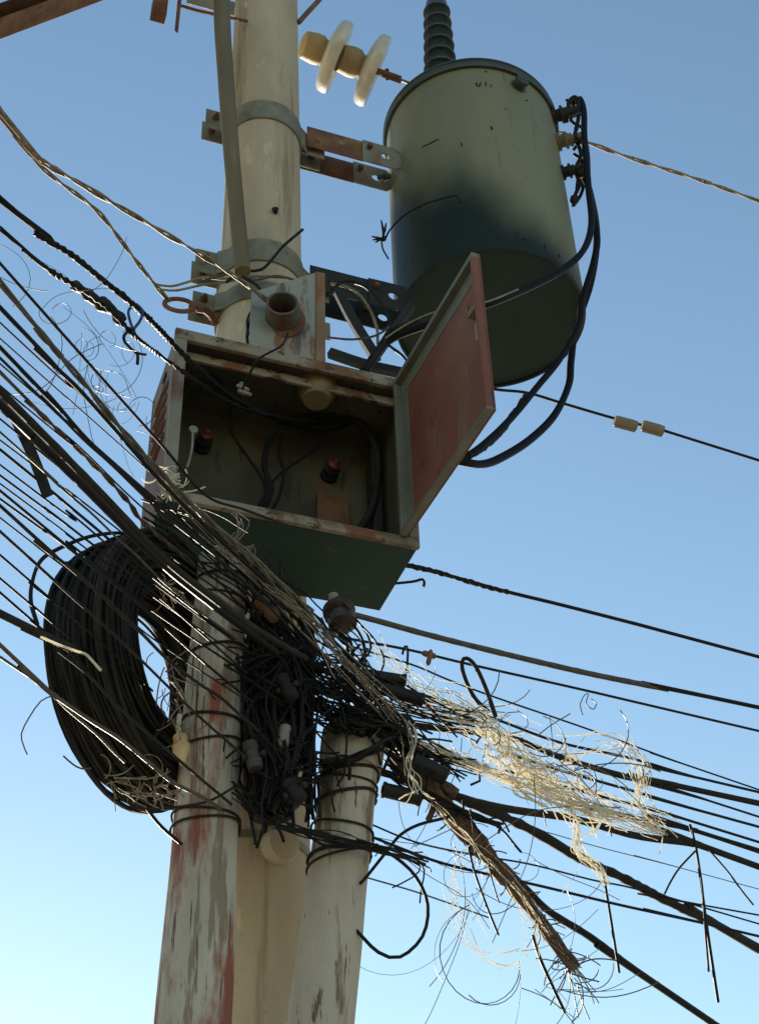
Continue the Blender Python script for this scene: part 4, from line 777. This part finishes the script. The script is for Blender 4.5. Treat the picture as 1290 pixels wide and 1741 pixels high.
flow('cream_wire_tangle', 'mass of bleached cream wire strands tangled round the right cables', [
    (34, [(690, 1180, 3.4, 26), (760, 1212, 3.42, 28), (830, 1240, 3.44, 32), (890, 1280, 3.44, 38), (950, 1340, 3.46, 38), (1030, 1380, 3.5, 28), (1120, 1405, 3.54, 20)], .7, .3),
    (26, [(770, 1195, 3.42, 26), (820, 1240, 3.44, 24), (860, 1290, 3.44, 30), (900, 1315, 3.44, 34), (960, 1350, 3.46, 34), (1020, 1395, 3.48, 24)], 1.0, .4),
    (12, [(850, 1280, 3.44, 24), (905, 1310, 3.42, 28), (880, 1330, 3.46, 26), (945, 1335, 3.46, 28)], 1.3, .6),
    (20, [(960, 1290, 3.48, 22), (1010, 1262, 3.48, 18), (1055, 1272, 3.5, 18), (1085, 1310, 3.5, 18), (1090, 1360, 3.5, 18), (1115, 1405, 3.52, 16)], .8, .4),
    (18, [(950, 1270, 3.48, 24), (975, 1310, 3.48, 24), (1000, 1350, 3.5, 26), (1060, 1390, 3.5, 20), (1130, 1412, 3.52, 14)], .8, .4),
    (14, [(955, 1340, 3.48, 14), (985, 1395, 3.5, 14), (985, 1440, 3.5, 12), (1010, 1470, 3.5, 10), (1030, 1500, 3.52, 8)], .8, .5),
    (26, [(670, 1250, 3.36, 8), (760, 1284, 3.4, 9), (850, 1322, 3.42, 11), (940, 1356, 3.45, 12), (1040, 1385, 3.48, 12)], 1.0, .35),
    (7, [(690, 1225, 3.26, 9), (702, 1265, 3.26, 9), (700, 1300, 3.26, 9), (708, 1345, 3.26, 9)], 1.1, .5),
    (14, [(640, 1100, 3.34, 26), (700, 1150, 3.36, 26), (760, 1190, 3.4, 28), (830, 1225, 3.42, 18)], .6, .6),
    (9, [(745, 1370, 3.36, 8), (800, 1430, 3.4, 10), (860, 1500, 3.44, 10), (930, 1590, 3.5, 10)], .8, .3),
    (7, [(830, 1420, 3.44, 16), (770, 1490, 3.46, 24), (780, 1570, 3.46, 26), (830, 1630, 3.46, 24), (890, 1620, 3.48, 20), (900, 1560, 3.5, 14)], .6, .7)], m_pale, 3, wav=.014)
tangle('dark_fine_wire', 'fine dark wire loops and curls hanging among the right cables', [
    (34, [(700, 1190), (850, 1250), (960, 1300), (1090, 1330)], 34, 3.44, .06, 150, .9, .9),
    (12, [(790, 1480), (800, 1560), (860, 1610)], 30, 3.46, .05, 360, .75, 1.6),
    (12, [(850, 1620), (900, 1660), (980, 1690)], 30, 3.48, .04, 150, .8, .8),
    (8, [(680, 1440), (780, 1450), (900, 1480)], 30, 3.42, .05, 220, .7, 1.0),
    (10, [(930, 1590), (975, 1660)], 9, 3.56, .02, 90, 1.0, .4),
    (10, [(970, 1640), (990, 1700)], 10, 3.55, .03, 90, 1.0, .6)], m_hair, 5, jit=.6)
flow('dark_wire_mass', 'dense dark mass of tangled wires between the poles', [
    (22, [(260, 850, 2.9, 26), (340, 925, 2.96, 34), (430, 1000, 3.02, 40), (500, 1075, 3.08, 44), (570, 1140, 3.18, 46), (650, 1215, 3.28, 44), (740, 1275, 3.36, 34)], 1.7, .4),
    (44, [(448, 990, 3.10, 26), (456, 1080, 3.12, 34), (458, 1180, 3.12, 36), (462, 1290, 3.12, 36), (458, 1380, 3.12, 30)], 2.6, .5),
    (20, [(470, 1000, 3.16, 30), (452, 1130, 3.14, 40), (470, 1260, 3.14, 40), (456, 1370, 3.12, 34)], 4.6, .7),
    (26, [(440, 1060, 3.08, 24), (480, 1120, 3.08, 26), (440, 1190, 3.08, 22), (470, 1290, 3.08, 30), (445, 1370, 3.06, 20)], 2.0, .5),
    (30, [(405, 1120, 3.04, 40), (450, 1150, 3.06, 60), (500, 1165, 3.12, 60), (555, 1180, 3.2, 50)], 1.7, .7),
    (26, [(410, 1260, 3.04, 40), (455, 1285, 3.06, 50), (505, 1290, 3.14, 50), (560, 1310, 3.2, 40)], 1.7, .7),
    (30, [(470, 1030, 3.1, 24), (520, 1090, 3.18, 26), (525, 1180, 3.2, 16), (522, 1280, 3.2, 14), (528, 1390, 3.2, 14)], 2.2, .4),
    (36, [(430, 1075, 3.1, 40), (510, 1125, 3.18, 36), (590, 1160, 3.26, 34), (680, 1195, 3.34, 30), (800, 1235, 3.42, 24)], 1.5, .5),
    (34, [(470, 1160, 3.14, 44), (540, 1195, 3.22, 30), (620, 1230, 3.3, 26), (700, 1270, 3.36, 22), (800, 1310, 3.42, 16)], 1.9, .45),
    (46, [(575, 1215, 3.2, 16), (620, 1225, 3.2, 18), (660, 1240, 3.26, 20), (700, 1275, 3.34, 18), (750, 1305, 3.38, 14)], 2.2, .5),
    (22, [(560, 1060, 3.32, 26), (600, 1110, 3.32, 26), (590, 1170, 3.3, 30), (640, 1215, 3.28, 22), (600, 1240, 3.24, 14)], 1.9, .5),
    (12, [(545, 1300, 3.2, 8), (590, 1292, 3.18, 8), (640, 1272, 3.2, 8), (680, 1240, 3.26, 10)], 2.4, .6),
    (12, [(400, 1340, 3.02, 14), (470, 1400, 3.1, 10), (560, 1425, 3.18, 10), (640, 1440, 3.24, 8), (720, 1465, 3.3, 8)], 1.8, .6),
    (16, [(655, 1300, 3.3, 10), (720, 1350, 3.36, 8), (800, 1385, 3.4, 8), (850, 1400, 3.42, 8)], 1.8, .6)], m_black, 11, wav=.006)
tangle('green_dusty_wire', 'dusty pale lashing where left cables cross the cabinet corner', [
    (30, [(272, 802), (292, 822), (306, 836)], 16, 2.88, .02, 40, 1.2, .5)], m_pale, 13)
flow('dusty_strands', 'dusty olive strands riding over the left cables below the cabinet', [
    (16, [(270, 810, 2.86, 12), (340, 880, 2.9, 16), (430, 965, 2.94, 18), (510, 1040, 3.0, 18), (600, 1130, 3.1, 24), (680, 1215, 3.2, 20)], 1.0, .5),
    (8, [(400, 870, 2.95, 10), (412, 905, 2.95, 14), (380, 940, 2.95, 14), (430, 930, 2.95, 12)], .8, .8)], m_tanw, 29)
tangle('coil_scraps', 'broken wire scraps and pale lashing at the bottom and top of the coil', [
    (40, [(180, 1320), (230, 1350), (290, 1335)], 22, 2.86, .08, 50, 1.2, .7),
    (16, [(262, 990), (285, 1005)], 14, 2.9, .05, 50, 1.4, .6),
    (26, [(280, 1120), (300, 1180), (310, 1260)], 20, 2.95, .05, 60, 1.2, .6)], m_tanw, 17)
tangle('hair_wire', 'hair fine curled wires floating above the left cables', [
    (18, [(20, 560), (130, 500), (160, 580), (200, 700)], 46, 2.5, .06, 230, .6, 1.6),
    (14, [(140, 600), (200, 680), (240, 720)], 30, 2.6, .05, 120, .6, 1.3)], m_hair, 19, jit=.5)
tangle('frayed_fibres', 'short torn fibres sticking out along the frayed brown bundle', [
    (160, [(690, 1300), (766, 1384), (867, 1501), (978, 1648)], 16, 3.46, .06, 34, 1.0, .5)], m_brownw, 23)
